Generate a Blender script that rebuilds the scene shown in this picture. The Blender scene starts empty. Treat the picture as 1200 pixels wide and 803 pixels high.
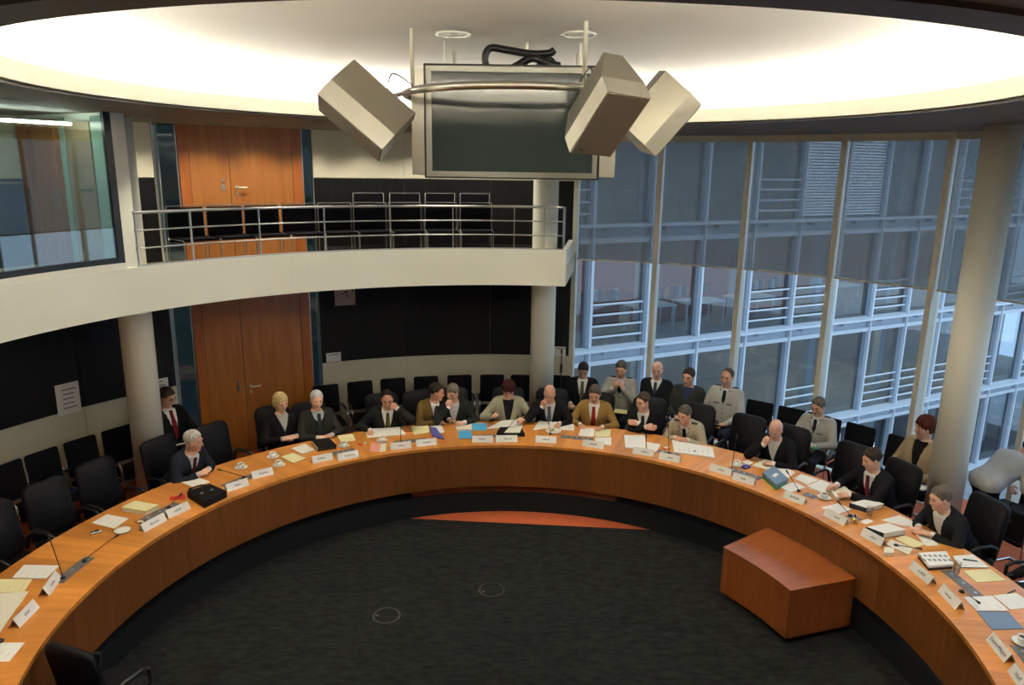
import bpy, math, random
import numpy as np
from mathutils import Vector, Matrix
random.seed(7)
SC = bpy.context.scene
COL = SC.collection
# ------------------------------------------------------------------ camera
FPX = 865.57; PITCH = 0.23466; ROLL = 0.01436
CAM = Vector((-0.0255, -5.7252, 4.44))
_F = Vector((0, math.cos(PITCH), -math.sin(PITCH)))
_U0 = Vector((0, math.sin(PITCH), math.cos(PITCH)))
_R0 = Vector((1, 0, 0))
_R = _R0 * math.cos(ROLL) + _U0 * math.sin(ROLL)
_U = -_R0 * math.sin(ROLL) + _U0 * math.cos(ROLL)
cd = bpy.data.cameras.new('camera'); cam = bpy.data.objects.new('camera', cd); COL.objects.link(cam)
cd.sensor_fit = 'HORIZONTAL'; cd.sensor_width = 36.0; cd.lens = FPX / 1200 * 36
cd.clip_start = .05; cd.clip_end = 300
m = Matrix.Identity(4)
for i in range(3):
    m[i][0] = _R[i]; m[i][1] = _U[i]; m[i][2] = -_F[i]; m[i][3] = CAM[i]
cam.matrix_world = m
SC.camera = cam
# ------------------------------------------------------------------ world, exposure
wd = bpy.data.worlds.new('overcast_sky'); SC.world = wd; wd.use_nodes = True
bg = wd.node_tree.nodes['Background']
bg.inputs[0].default_value = (0.60, 0.77, 1.0, 1); bg.inputs[1].default_value = 1.2
vs = SC.view_settings
vs.view_transform = 'Standard'; vs.look = 'None'; vs.gamma = 1; vs.use_curve_mapping = False
vs.exposure = 0.80
COVE = 95.0
GALLERY_FILL = 45.0          # watts of one added fill spot over the gallery
TABLE_FILL = 75.0         # watts of one added fill spot over the table

# ------------------------------------------------------------------ pixel helpers
def ray(x, y):
    return _R * ((x - 600) / FPX) + _F + _U * (-(y - 401.5) / FPX)
def pl(x, y, z):
    """photo pixel -> point of the horizontal plane at height z"""
    d = ray(x, y); t = (z - CAM.z) / d.z
    return CAM + d * t
def cyl(x, y, r):
    """photo pixel -> far point of the vertical cylinder of radius r about the room's axis"""
    d = ray(x, y); a = d.x**2 + d.y**2; b = 2 * (d.x * CAM.x + d.y * CAM.y); c = CAM.x**2 + CAM.y**2 - r * r
    t = (-b + math.sqrt(max(b * b - 4 * a * c, 0))) / (2 * a)
    return CAM + d * t
def angof(p): return math.degrees(math.atan2(p.x, p.y))
def pos(r, a, z=0.0):
    a = math.radians(a); return Vector((r * math.sin(a), r * math.cos(a), z))
PI = math.pi
# ------------------------------------------------------------------ materials
MATS = {}
def mat(name, col, rough=.6, metal=0.0, spec=.4, noise=0.0, nscale=20.0, stretch=(1, 1, 1), emis=None, estr=0.0, bump=0.0, coord='Object', col2=None, alpha=None):
    if name in MATS: return MATS[name]
    M = bpy.data.materials.new(name); M.use_nodes = True; nt = M.node_tree; b = nt.nodes['Principled BSDF']
    b.inputs['Base Color'].default_value = (*col, 1); b.inputs['Roughness'].default_value = rough
    b.inputs['Metallic'].default_value = metal; b.inputs['Specular IOR Level'].default_value = spec
    if noise or bump:
        tc = nt.nodes.new('ShaderNodeTexCoord'); mp = nt.nodes.new('ShaderNodeMapping'); mp.inputs['Scale'].default_value = stretch
        nt.links.new(tc.outputs[coord], mp.inputs[0])
        nz = nt.nodes.new('ShaderNodeTexNoise'); nz.inputs['Scale'].default_value = nscale; nz.inputs['Detail'].default_value = 5
        nt.links.new(mp.outputs[0], nz.inputs['Vector'])
        if noise:
            rp = nt.nodes.new('ShaderNodeValToRGB')
            c2 = col2 or tuple(c * (1 - noise) for c in col)
            rp.color_ramp.elements[0].color = (*c2, 1); rp.color_ramp.elements[0].position = .35
            rp.color_ramp.elements[1].color = (*[min(1, c * (1 + noise * .35)) for c in col], 1); rp.color_ramp.elements[1].position = .68
            nt.links.new(nz.outputs['Fac'], rp.inputs[0]); nt.links.new(rp.outputs[0], b.inputs['Base Color'])
        if bump:
            bp = nt.nodes.new('ShaderNodeBump'); bp.inputs['Strength'].default_value = bump; bp.inputs['Distance'].default_value = .01
            nt.links.new(nz.outputs['Fac'], bp.inputs['Height']); nt.links.new(bp.outputs[0], b.inputs['Normal'])
    if emis:
        b.inputs['Emission Color'].default_value = (*emis, 1); b.inputs['Emission Strength'].default_value = estr
    MATS[name] = M; return M
def glass(name, tint=(.9, .95, .95), refl=1.0, rough=0.0, ior=1.5):
    if name in MATS: return MATS[name]
    M = bpy.data.materials.new(name); M.use_nodes = True; nt = M.node_tree; nt.nodes.clear()
    o = nt.nodes.new('ShaderNodeOutputMaterial'); mx = nt.nodes.new('ShaderNodeMixShader')
    t = nt.nodes.new('ShaderNodeBsdfTransparent'); t.inputs[0].default_value = (*tint, 1)
    g = nt.nodes.new('ShaderNodeBsdfGlossy'); g.inputs['Roughness'].default_value = rough
    fr = nt.nodes.new('ShaderNodeLayerWeight'); fr.inputs[0].default_value = .5
    pw = nt.nodes.new('ShaderNodeMath'); pw.operation = 'POWER'; pw.inputs[1].default_value = 4.5
    mu = nt.nodes.new('ShaderNodeMath'); mu.operation = 'MULTIPLY_ADD'; mu.inputs[1].default_value = .9; mu.inputs[2].default_value = .045 * refl; mu.use_clamp = True
    nt.links.new(fr.outputs['Facing'], pw.inputs[0]); nt.links.new(pw.outputs[0], mu.inputs[0]); nt.links.new(mu.outputs[0], mx.inputs[0])
    nt.links.new(t.outputs[0], mx.inputs[1]); nt.links.new(g.outputs[0], mx.inputs[2]); nt.links.new(mx.outputs[0], o.inputs[0])
    MATS[name] = M; return M
def screen_cloth(name, col, see):
    M = bpy.data.materials.new(name); M.use_nodes = True; nt = M.node_tree; nt.nodes.clear()
    o = nt.nodes.new('ShaderNodeOutputMaterial'); mx = nt.nodes.new('ShaderNodeMixShader'); mx.inputs[0].default_value = see
    d = nt.nodes.new('ShaderNodeBsdfDiffuse'); d.inputs[0].default_value = (*col, 1)
    tl = nt.nodes.new('ShaderNodeBsdfTranslucent'); tl.inputs[0].default_value = (*col, 1)
    m2 = nt.nodes.new('ShaderNodeMixShader'); m2.inputs[0].default_value = .4
    t = nt.nodes.new('ShaderNodeBsdfTransparent')
    nt.links.new(d.outputs[0], m2.inputs[1]); nt.links.new(tl.outputs[0], m2.inputs[2])
    nt.links.new(m2.outputs[0], mx.inputs[1]); nt.links.new(t.outputs[0], mx.inputs[2]); nt.links.new(mx.outputs[0], o.inputs[0])
    MATS[name] = M; return M
def uvwood(name, c1, c2, su, sv, rough=.35, planks=0.0):
    """veneer: grain along v, optional plank-to-plank change along u (metres in the UV map)"""
    M = bpy.data.materials.new(name); M.use_nodes = True; nt = M.node_tree; b = nt.nodes['Principled BSDF']
    uv = nt.nodes.new('ShaderNodeTexCoord'); mp = nt.nodes.new('ShaderNodeMapping'); mp.inputs['Scale'].default_value = (su, sv, 1)
    nt.links.new(uv.outputs['UV'], mp.inputs[0])
    nz = nt.nodes.new('ShaderNodeTexNoise'); nz.inputs['Scale'].default_value = 1; nz.inputs['Detail'].default_value = 6; nz.inputs['Roughness'].default_value = .6
    nt.links.new(mp.outputs[0], nz.inputs['Vector'])
    rp = nt.nodes.new('ShaderNodeValToRGB'); rp.color_ramp.elements[0].position = .3; rp.color_ramp.elements[1].position = .72
    rp.color_ramp.elements[0].color = (*c1, 1); rp.color_ramp.elements[1].color = (*c2, 1)
    nt.links.new(nz.outputs['Fac'], rp.inputs[0])
    out = rp.outputs[0]
    if planks:
        sp = nt.nodes.new('ShaderNodeSeparateXYZ'); nt.links.new(uv.outputs['UV'], sp.inputs[0])
        mu = nt.nodes.new('ShaderNodeMath'); mu.operation = 'MULTIPLY'; mu.inputs[1].default_value = 1 / planks; nt.links.new(sp.outputs[0], mu.inputs[0])
        fl = nt.nodes.new('ShaderNodeMath'); fl.operation = 'FLOOR'; nt.links.new(mu.outputs[0], fl.inputs[0])
        wn = nt.nodes.new('ShaderNodeTexWhiteNoise'); wn.noise_dimensions = '1D'; nt.links.new(fl.outputs[0], wn.inputs['W'])
        mr = nt.nodes.new('ShaderNodeMapRange'); mr.inputs[3].default_value = .82; mr.inputs[4].default_value = 1.12; nt.links.new(wn.outputs[0], mr.inputs[0])
        hs = nt.nodes.new('ShaderNodeHueSaturation'); nt.links.new(mr.outputs[0], hs.inputs['Value']); nt.links.new(out, hs.inputs['Color']); out = hs.outputs[0]
    nt.links.new(out, b.inputs['Base Color']); b.inputs['Roughness'].default_value = rough; b.inputs['Specular IOR Level'].default_value = .5
    MATS[name] = M; return M
# ------------------------------------------------------------------ mesh builder
class MB:
    def __init__(s): s.v = []; s.f = []; s.uv = {}; s.mi = []; s.cur = 0
    def face(s, idx, uv=None):
        s.f.append(tuple(idx)); s.mi.append(s.cur)
        if uv: s.uv[len(s.f) - 1] = uv
    def quad(s, a, b, c, d, uv=None):
        n = len(s.v); s.v += [tuple(a), tuple(b), tuple(c), tuple(d)]; s.face((n, n + 1, n + 2, n + 3), uv); return s
    def hexa(s, p):   # p: 4 bottom + 4 top, ccw from above
        n = len(s.v); s.v += [tuple(q) for q in p]
        for q in ((3, 2, 1, 0), (4, 5, 6, 7), (0, 1, 5, 4), (1, 2, 6, 5), (2, 3, 7, 6), (3, 0, 4, 7)):
            P = [Vector(p[i]) for i in q]
            e1 = (P[1] - P[0]).length; e2 = (P[3] - P[0]).length
            s.face([n + i for i in q], [(0, 0), (e1, 0), (e1, e2), (0, e2)])
        return s
    def box(s, c, d, rz=0.0, M=None):
        x, y, z = d[0] / 2, d[1] / 2, d[2] / 2
        pts = [Vector(q) for q in ((-x, -y, -z), (x, -y, -z), (x, y, -z), (-x, y, -z), (-x, -y, z), (x, -y, z), (x, y, z), (-x, y, z))]
        R = M or Matrix.Rotation(rz, 3, 'Z'); c = Vector(c)
        return s.hexa([R @ q + c for q in pts])
    def rbox(s, c, d, rad=.02, M=None, n=2):
        """box with rounded vertical (local z) edges and small chamfer top and bottom"""
        x, y, z = d[0] / 2, d[1] / 2, d[2] / 2; rad = min(rad, x * .95, y * .95); ch = min(rad * .5, z * .6)
        R = M or Matrix.Identity(3); c = Vector(c)
        def ringp(ins, zz):
            o = []
            for sx, sy, a0 in ((1, 1, 0), (-1, 1, 90), (-1, -1, 180), (1, -1, 270)):
                for k in range(n + 1):
                    a = math.radians(a0 + 90 * k / n); rr = rad
                    o.append(R @ Vector((sx * (x - rad) + (rr - ins) * math.cos(a), sy * (y - rad) + (rr - ins) * math.sin(a), zz)) + c)
            return o
        rings = [ringp(ch, -z), ringp(0, -z + ch), ringp(0, z - ch), ringp(ch, z)]
        return s.loft(rings, cap=True)
    def loft(s, rings, cap=True, close=False):
        n0 = len(s.v); k = len(rings[0])
        for r in rings: s.v += [tuple(q) for q in r]
        m_ = len(rings)
        for i in range(m_ if close else m_ - 1):
            j2 = (i + 1) % m_
            for j in range(k):
                a = n0 + i * k + j; b = n0 + i * k + (j + 1) % k; c = n0 + j2 * k + (j + 1) % k; d = n0 + j2 * k + j
                s.face((a, b, c, d))
        if cap and not close:
            s.face([n0 + j for j in reversed(range(k))]); s.face([n0 + (m_ - 1) * k + j for j in range(k)])
        return s
    def tube(s, pts, r, n=8, cap=True, close=False):
        pts = [Vector(p) for p in pts]; rings = []; prev = None
        rs = r if isinstance(r, (list, tuple)) else [r] * len(pts)
        for i, p in enumerate(pts):
            if close: d = pts[(i + 1) % len(pts)] - pts[i - 1]
            else: d = pts[min(i + 1, len(pts) - 1)] - pts[max(i - 1, 0)]
            d.normalize()
            if prev is None:
                up = Vector((0, 0, 1)) if abs(d.z) < .9 else Vector((1, 0, 0)); u = d.cross(up).normalized()
            else:
                u = (prev - d * prev.dot(d)).normalized()
            prev = u; w = d.cross(u)
            rings.append([p + (u * math.cos(2 * PI * k / n) + w * math.sin(2 * PI * k / n)) * rs[i] for k in range(n)])
        return s.loft(rings, cap=cap, close=close)
    def lathe(s, prof, c=(0, 0, 0), n=16, M=None):
        R = M or Matrix.Identity(3); c = Vector(c)
        rings = [[R @ Vector((r * math.cos(2 * PI * k / n), r * math.sin(2 * PI * k / n), z)) + c for k in range(n)] for r, z in prof]
        return s.loft(rings, cap=True)
    def ring(s, r0, r1, a0, a1, z0, z1, n=None):
        """solid ring sector, angles in degrees from +Y towards +X"""
        n = n or max(2, int(abs(a1 - a0) / 2.5)); full = abs(a1 - a0) >= 359.9
        n0 = len(s.v)
        for i in range(n + 1):
            a = a0 + (a1 - a0) * i / n
            s.v += [tuple(pos(r0, a, z0)), tuple(pos(r1, a, z0)), tuple(pos(r1, a, z1)), tuple(pos(r0, a, z1))]
        for i in range(n):
            b = n0 + i * 4; c = b + 4
            u0 = math.radians(a0 + (a1 - a0) * i / n) * r1; u1 = math.radians(a0 + (a1 - a0) * (i + 1) / n) * r1
            w = abs(r1 - r0); h = abs(z1 - z0)
            s.face((b + 3, b + 2, c + 2, c + 3), [(u0, 0), (u0, w), (u1, w), (u1, 0)])
            s.face((b, c, c + 1, b + 1), [(u0, 0), (u1, 0), (u1, w), (u0, w)])
            s.face((b, b + 3, c + 3, c), [(u0, 0), (u0, h), (u1, h), (u1, 0)])
            s.face((b + 1, c + 1, c + 2, b + 2), [(u0, 0), (u1, 0), (u1, h), (u0, h)])
        if not full:
            e = n0 + n * 4
            s.face((n0, n0 + 1, n0 + 2, n0 + 3), [(0, 0), (w, 0), (w, h), (0, h)]); s.face((e + 3, e + 2, e + 1, e), [(0, h), (w, h), (w, 0), (0, 0)])
        return s
    def mesh(s, name, mats, smooth=False):
        me = bpy.data.meshes.new(name); me.from_pydata([tuple(q) for q in s.v], [], s.f)
        mats = mats if isinstance(mats, (list, tuple)) else [mats]
        for q in mats: me.materials.append(q)
        if len(mats) > 1: me.polygons.foreach_set('material_index', s.mi)
        if s.uv:
            ul = me.uv_layers.new(name='UVMap')
            for p in me.polygons:
                u = s.uv.get(p.index)
                if u:
                    for k, li in enumerate(p.loop_indices): ul.data[li].uv = u[k % len(u)]
        if smooth: me.polygons.foreach_set('use_smooth', [True] * len(me.polygons))
        me.update(); return me
    def obj(s, name, mats, parent=None, smooth=False):
        return link(name, s.mesh(name, mats, smooth), parent)
def link(name, data, parent=None):
    o = bpy.data.objects.new(name, data); COL.objects.link(o)
    if parent is not None: o.parent = parent
    return o
def tag(o, label=None, cat=None, group=None, kind=None):
    if label: o['label'] = label
    if cat: o['category'] = cat
    if group: o['group'] = group
    if kind: o['kind'] = kind
    return o
def thing(name, label, cat, loc=(0, 0, 0), rz=0.0, group=None):
    o = link(name, None); o.location = loc; o.rotation_euler = (0, 0, rz); o.empty_display_size = .1
    return tag(o, label, cat, group)
def struct(name, label, mb, m_, smooth=False, parent=None):
    o = mb.obj(name, m_, parent, smooth)
    if parent is None: tag(o, label, None, None, 'structure'); 
    return o
def copy_tree(o, parent=None):
    c = o.copy(); COL.objects.link(c); c.parent = parent
    for ch in list(o.children): copy_tree(ch, c)
    return c
def inward(a): return PI - math.radians(a)      # rotation whose local +Y looks at the room's axis from angle a
# ================================================================== materials of the room
m_beige = mat('beige_paint', (.60, .57, .44), .6, noise=.04, nscale=3)
m_white = mat('white_paint', (.77, .78, .67), .55)
m_ceil = mat('ceiling_white', (.82, .81, .75), .7)
m_soffit = mat('brown_grey_soffit', (.13, .105, .085), .6)
m_dark = mat('anthracite_panel', (.009, .009, .010), .5, spec=.15, noise=.25, nscale=2, stretch=(6, 6, .6))
m_red = mat('red_carpet', (.50, .105, .035), .95, noise=.25, nscale=160, bump=.3)
m_black_carpet = mat('charcoal_carpet', (.018, .019, .0185), .95, spec=.05, noise=.45, nscale=9, stretch=(1, 2.5, 1), bump=.2)
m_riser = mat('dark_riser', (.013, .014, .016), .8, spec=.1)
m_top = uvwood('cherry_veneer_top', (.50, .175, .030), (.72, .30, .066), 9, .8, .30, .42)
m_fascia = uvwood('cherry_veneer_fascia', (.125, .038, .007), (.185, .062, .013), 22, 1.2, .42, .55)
m_podium = uvwood('cherry_veneer_podium', (.20, .052, .012), (.32, .09, .02), 26, 1.5, .3)
m_door = uvwood('cherry_veneer_door', (.28, .092, .016), (.40, .155, .034), 10, .9, .38)
m_door2 = uvwood('cherry_frame', (.31, .085, .013), (.38, .118, .02), 14, 1, .4)
m_steel = mat('brushed_steel', (.55, .54, .50), .33, 1.0)
m_steel_d = mat('rail_steel', (.42, .43, .42), .38, .9)
m_chrome = mat('chrome', (.85, .87, .9), .08, 1.0)
m_mull = mat('cream_mullion', (.62, .60, .50), .5)
m_glass = glass('window_glass', (.90, .95, .97), .9)
m_booth_glass = glass('booth_glass', (.76, .84, .80), 2.6)
m_side_glass = glass('sidelight_glass', (.42, .52, .55), 1.4)
m_blind = screen_cloth('screen_blind', (.25, .265, .265), .45)
m_black = mat('black_fabric', (.007, .007, .009), .85, spec=.08, noise=.3, nscale=60)
m_leather = mat('black_leather', (.007, .007, .009), .55, spec=.15, noise=.3, nscale=30)
m_plastic = mat('black_plastic', (.012, .012, .013), .35)
m_paper = mat('white_paper', (.78, .77, .72), .8)
RW = 6.75; A_WIN = 8.6; ZB = 1.25
# ================================================================== setting
struct('floor', 'red carpeted raised floor around the ring table', MB().ring(3.82, 7.4, 0, 360, -.35, 0, 144), m_red)
# sunken well: dark carpet bounded by a straight joint at its far side, red beyond
def halfdisc(r, y0, sl, z, below):
    mb = MB(); n = 160; pts = []
    for i in range(n):
        a = 360 * i / n; p = pos(r, a, z)
        if (p.y < y0 + sl * p.x) == below: pts.append(p)
    # chord ends
    A = 1 + sl * sl; B = 2 * y0 * sl; Cc = y0 * y0 - r * r; D = math.sqrt(B * B - 4 * A * Cc)
    ends = [Vector((x, y0 + sl * x, z)) for x in ((-B - D) / (2 * A), (-B + D) / (2 * A))]
    pts = pts + ends; cx = sum(p.x for p in pts) / len(pts); cy = sum(p.y for p in pts) / len(pts)
    pts.sort(key=lambda p: math.atan2(p.y - cy, p.x - cx))
    k = len(pts); mb.v = [tuple(p) for p in pts] + [(p.x, p.y, z - .08) for p in pts]
    mb.face(range(k)); mb.face([k + i for i in reversed(range(k))])
    for i in range(k): mb.face((i, k + i, k + (i + 1) % k, (i + 1) % k))
    return mb
struct('floor_well', 'charcoal carpet of the sunken well inside the ring table', halfdisc(3.83, 3.44, -.0705, -.27, True), m_black_carpet)
struct('floor_well_red', 'red carpet strip at the far edge of the well', halfdisc(3.83, 3.443, -.0705, -.27, False), m_red)
struct('trim_1', 'dark riser ring between the sunken well and the red floor', MB().ring(3.80, 3.84, 0, 360, -.27, .012, 144), m_riser)
for _a0, _a1 in ((-180, -20.5), (21.5, 180)):  # shade under the table, put in as a dark strip over the red
    struct('shade_strip', 'dark strip standing in for shade on the raised floor edge under the table', MB().ring(3.80, 4.25, _a0, _a1, .0, .013, 60), m_riser)
# walls
def wall_arc(name, label, a0, a1, z0, z1, m_):
    return struct(name, label, MB().ring(RW, RW + .25, a0, a1, z0, z1), m_, False)
def panels(par, a0, a1, z0, z1, m_, th=.022, w=10.4, name='panel'):
    n = max(1, round(abs(a1 - a0) / w)); st = (a1 - a0) / n
    for i in range(n):
        MB().ring(RW - th, RW - .002, a0 + st * i + .018, a0 + st * (i + 1) - .018, z0, z1, 6).obj(name, m_, par)
D0, D1 = -46.9, -27.7          # door niche
segs = (('far', D1, A_WIN), ('left', -112, D0))
for nm, a0, a1 in segs:
    o = wall_arc('wall_' + nm, 'curved %s wall with beige dado and dark panels, ground level' % nm, a0, a1, -.35, 3.0, m_beige)
    panels(o, a0, a1, .10, ZB - .004, m_beige); panels(o, a0, a1, ZB + .004, 2.98, m_dark, name='dark_panel')
    b = MB().ring(RW - .03, RW - .001, a0, a1, 0, .09).obj('baseboard_' + nm, m_steel_d, o)
    o = wall_arc('wall_%s_upper' % nm, 'curved %s wall behind the gallery, dark below and cream above' % nm, a0, a1, 3.0, 5.5, m_beige)
    panels(o, a0, a1, 3.07, 4.21, m_dark, name='dark_panel'); panels(o, a0, a1, 4.222, 5.0, m_beige)
wall_arc('wall_near', 'curved wall behind the photographer', 112, 248, -.35, 5.5, m_beige)
# ceiling: high disc lit by the cove, lip, and low soffit ring
struct('ceiling', 'white ceiling disc above the light cove', MB().ring(.0001, 4.75, 0, 360, 5.34, 5.44, 96), m_ceil)
struct('ceiling_cove', 'white cove wall around the ceiling disc', MB().ring(4.6, 4.75, 0, 360, 4.98, 5.35, 96), m_ceil)
struct('ceiling_soffit', 'low brown ceiling ring around the lit opening', MB().ring(3.41, 7.2, 0, 360, 4.935, 4.985, 144), m_soffit)
struct('trim_2', 'pale lip of the ceiling opening', MB().ring(3.36, 3.415, 0, 360, 4.94, 5.075, 144), m_white)
struct('trim_3', 'dark groove band under the lip of the ceiling opening', MB().ring(3.40, 3.60, 0, 360, 4.915, 4.934, 144), mat('dark_bronze', (.05, .04, .035), .5))
struct('roof', 'closed roof slab above the ceiling', MB().ring(.0001, 7.4, 0, 360, 5.5, 5.6, 64), m_soffit)
lamp = thing('cove_lamp', 'ring of lamps hidden in the ceiling cove', 'lamp')
for i in range(24):
    MB().ring(3.62, 3.72, i * 15 + .4, i * 15 + 14.6, 5.045, 5.07, 6).obj('tube', mat('lamp_tube', (1, 1, 1), emis=(1.0, .94, .80), estr=COVE), lamp)
for i, (x, y) in enumerate(((531, 40), (678, 40))):
    p = pl(x, y, 5.335)
    t = thing('ceiling_spot', 'round white glass spot flush in the ceiling %s the screen' % ('above the left end of' if i == 0 else 'above the right end of'), 'ceiling light', (p.x, p.y, 5.339))
    t['label'] = 'round ceiling spot beside the %s speaker pole' % ('thin cable near left' if i == 0 else 'right')
    MB().lathe([(.125, 0), (.125, -.012), (.105, -.012), (.105, 0)], n=24).obj('rim', m_steel, t)
    MB().lathe([(.104, -.001), (.104, -.006), (.001, -.006)], n=24).obj('lens', mat('spot_lens', (.85, .85, .82), .3), t)
# added soffit spots that brighten table and gallery, invented fixtures
def fill_spot(r, a, watts, cone, label, group):
    t = thing('fill_spot', label, 'ceiling light', pos(r, a, 4.935), 0, group)
    MB().lathe([(.055, -.004), (.055, 0), (.042, 0), (.042, -.004)], n=14).obj('trim_ring', m_soffit, t)
    ld = bpy.data.lights.new('fill_spot_lamp', 'SPOT'); ld.energy = watts; ld.spot_size = math.radians(cone); ld.spot_blend = .7; ld.shadow_soft_size = .07; ld.color = (1, .90, .74)
    l = bpy.data.objects.new('fill_light', ld); COL.objects.link(l); l.parent = t; l.location = (0, 0, -.012)
for a in (-49, -42, -35, -28, -21, -14, -7, 0): fill_spot(6.15, a, GALLERY_FILL, 125, 'small added fill lamp in the soffit over the gallery', 'added fill lamps over the gallery')
for i in range(16): fill_spot(4.42, -180 + 11.25 + i * 22.5, TABLE_FILL, 88, 'small added fill lamp in the soffit over the ring table', 'added fill lamps over the table')
# columns
for i, a in enumerate((-55.4, 4.6, 64.6)):
    lab = ('round cream column beside the left door', 'round cream column at the window end of the gallery', 'round cream column in front of the tall windows')[i]
    p = pos(5.72, a)
    struct('column', lab, MB().lathe([(.192, 0), (.192, 4.95)], p, 32), m_white, True)
# gallery
struct('gallery_floor', 'gallery slab behind the curved white fascia', MB().ring(5.0, RW, -60.5, A_WIN, 2.76, 3.05, 60), m_beige)
struct('gallery_step', 'low step for the rear gallery seats', MB().ring(5.85, RW - .03, -27, A_WIN - 2, 3.05, 3.16, 40), m_black_carpet)
struct('trim_4', 'white curved gallery fascia', MB().ring(4.94, 5.02, -125, A_WIN - .1, 2.75, 3.275, 100), m_white)
struct('gallery_end', 'white end face of the gallery slab next to the windows', MB().ring(5.02, RW - .22, A_WIN - .8, A_WIN - .1, 2.75, 3.275, 4), m_white)
struct('wall_booth_floor', 'slab of the booth beside the gallery', MB().ring(5.0, RW, -125, -60.5, 2.76, 3.2, 40), m_beige)
struct('wall_booth_side', 'white side wall between booth and gallery', MB().ring(4.98, RW, -60.6, -58.7, 3.05, 4.94, 3), m_white)
# doors
def door(n, label, z0, z1, hz):
    A = pos(6.79, -46.4); B = pos(6.79, -27.3); d = B - A; L = d.length; u = d / L; nrm = Vector((-u.y, u.x, 0))
    if nrm.dot(Vector((A.x, A.y, 0))) > 0: nrm = -nrm       # towards the room
    root = thing('door_%d' % n, label, 'door', (A.x, A.y, z0)); root['kind'] = 'structure'; del root['category']
    rz = math.atan2(u.y, u.x); root.rotation_euler = (0, 0, rz); sgn = 1 if (Matrix.Rotation(-rz, 3, 'Z') @ nrm).y > 0 else -1
    H = z1 - z0
    # key stations along the chord from photo pixels
    st = []
    for x in (209, 221, 266, 340, 352):
        P = cyl(x, 205, 6.8); st.append((P - A).dot(u))
    def slab(nm, x0, x1, za, zb, th, off, m_, par=root):
        return MB().box(((x0 + x1) / 2, sgn * off, (za + zb) / 2), (x1 - x0, th, zb - za)).obj(nm, m_, par)
    slab('frame_post', st[0], st[1] - .006, 0, H, .10, 0, m_door2); slab('frame_post', st[4 - 1] + .006, st[4], 0, H, .10, 0, m_door2)
    for k, (x0, x1) in enumerate(((st[1], st[2] - .005), (st[2] + .005, st[3]))):
        lf = slab('leaf', x0, x1, .008, H - .01, .05, .02, m_door)
        hx = x1 - .10 if k == 0 else x0 + .075
        mb = MB()
        if k == 0:
            mb.box((hx, sgn * .049, hz), (.045, .008, .10)); mb.tube([(hx, sgn * .05, hz + .1), (hx, sgn * .06, hz + .1)], .02, 10)
            mb.obj('lock_plate', m_steel, lf)
        else:
            mb.tube([(hx, sgn * .045, hz), (hx, sgn * .10, hz), (hx + .03, sgn * .105, hz), (hx + .14, sgn * .105, hz)], .011, 8)
            mb.lathe([(.026, 0), (.026, .008), (.001, .008)], (hx, sgn * .046, hz), 12, Matrix.Rotation(-sgn * PI / 2, 3, 'X'))
            mb.lathe([(.02, 0), (.02, .008), (.001, .008)], (hx, sgn * .046, hz - .09), 12, Matrix.Rotation(-sgn * PI / 2, 3, 'X'))
            mb.obj('handle', m_steel, lf)
    for x0, x1 in ((.0, st[0] - .01), (st[4] + .01, L)):
        slab('sidelight_pane', x0 + .012, x1 - .012, .02, H - .02, .012, 0, m_side_glass)
        slab('sidelight_frame', x0, x0 + .014, 0, H, .05, 0, m_steel_d); slab('sidelight_frame', x1 - .014, x1, 0, H, .05, 0, m_steel_d)
    return root
door(1, 'double cherry wood door with glass sidelights on the ground level', 0.0, 2.98, 1.06)
door(2, 'double cherry wood door with glass sidelights up on the gallery', 3.05, 4.98, 1.03)
# corridor behind the sidelights
struct('wall_corridor', 'dim corridor wall behind the door sidelights', MB().ring(8.1, 8.2, -56, -18, -.3, 5.5, 12), mat('corridor_paint', (.18, .22, .22), .7))
struct('floor_corridor', 'corridor floor slab behind the doors', MB().ring(7.0, 8.1, -56, -18, 2.9, 3.04, 12), m_beige)
struct('ceiling_corridor', 'corridor ceiling behind the doors', MB().ring(7.0, 8.2, -56, -18, 5.5, 5.6, 12), m_beige)
for z in (2.6, 5.2):
    t = thing('corridor_lamp', 'linear lamp in the corridor behind the %s door' % ('gallery' if z > 3 else 'ground level'), 'lamp')
    MB().ring(7.5, 7.56, -50, -24, z, z + .03, 8).obj('tube', mat('dim_tube', (1, 1, 1), emis=(.9, 1, .95), estr=2.2), t)
# windows
WA = [A_WIN, 20.0, 31.5, 42.9, 54.6, 66.2, 77.8, 89.4, 101, 112]
for i in range(len(WA) - 1):
    a0, a1 = WA[i], WA[i + 1]
    root = thing('window_%d' % (i + 1), 'tall window bay with half lowered grey screen blind', None); root['kind'] = 'structure'
    P0 = pos(6.82, a0); P1 = pos(6.82, a1); u = (P1 - P0); L = u.length; u /= L; rz = math.atan2(u.y, u.x)
    root.location = P0; root.rotation_euler = (0, 0, rz)
    MB().box((0, -.02, 2.35), (.075, .20, 5.3)).obj('mullion', m_mull, root)
    MB().box((L / 2, .0, -.06), (L, .14, .14)).obj('sill', m_mull, root)
    MB().box((L / 2, 0, 4.9), (L, .14, .12)).obj('head', m_mull, root)
    MB().box((L / 2, .03, 2.42), (L - .08, .016, 4.85)).obj('pane', m_glass, root)
    bl = MB().box((L / 2, -.055, 3.95), (L - .11, .003, 2.02)).obj('blind', m_blind, root)
    MB().box((L / 2, -.055, 2.93), (L - .10, .018, .028)).obj('blind_bar', m_mull, bl)
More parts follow.
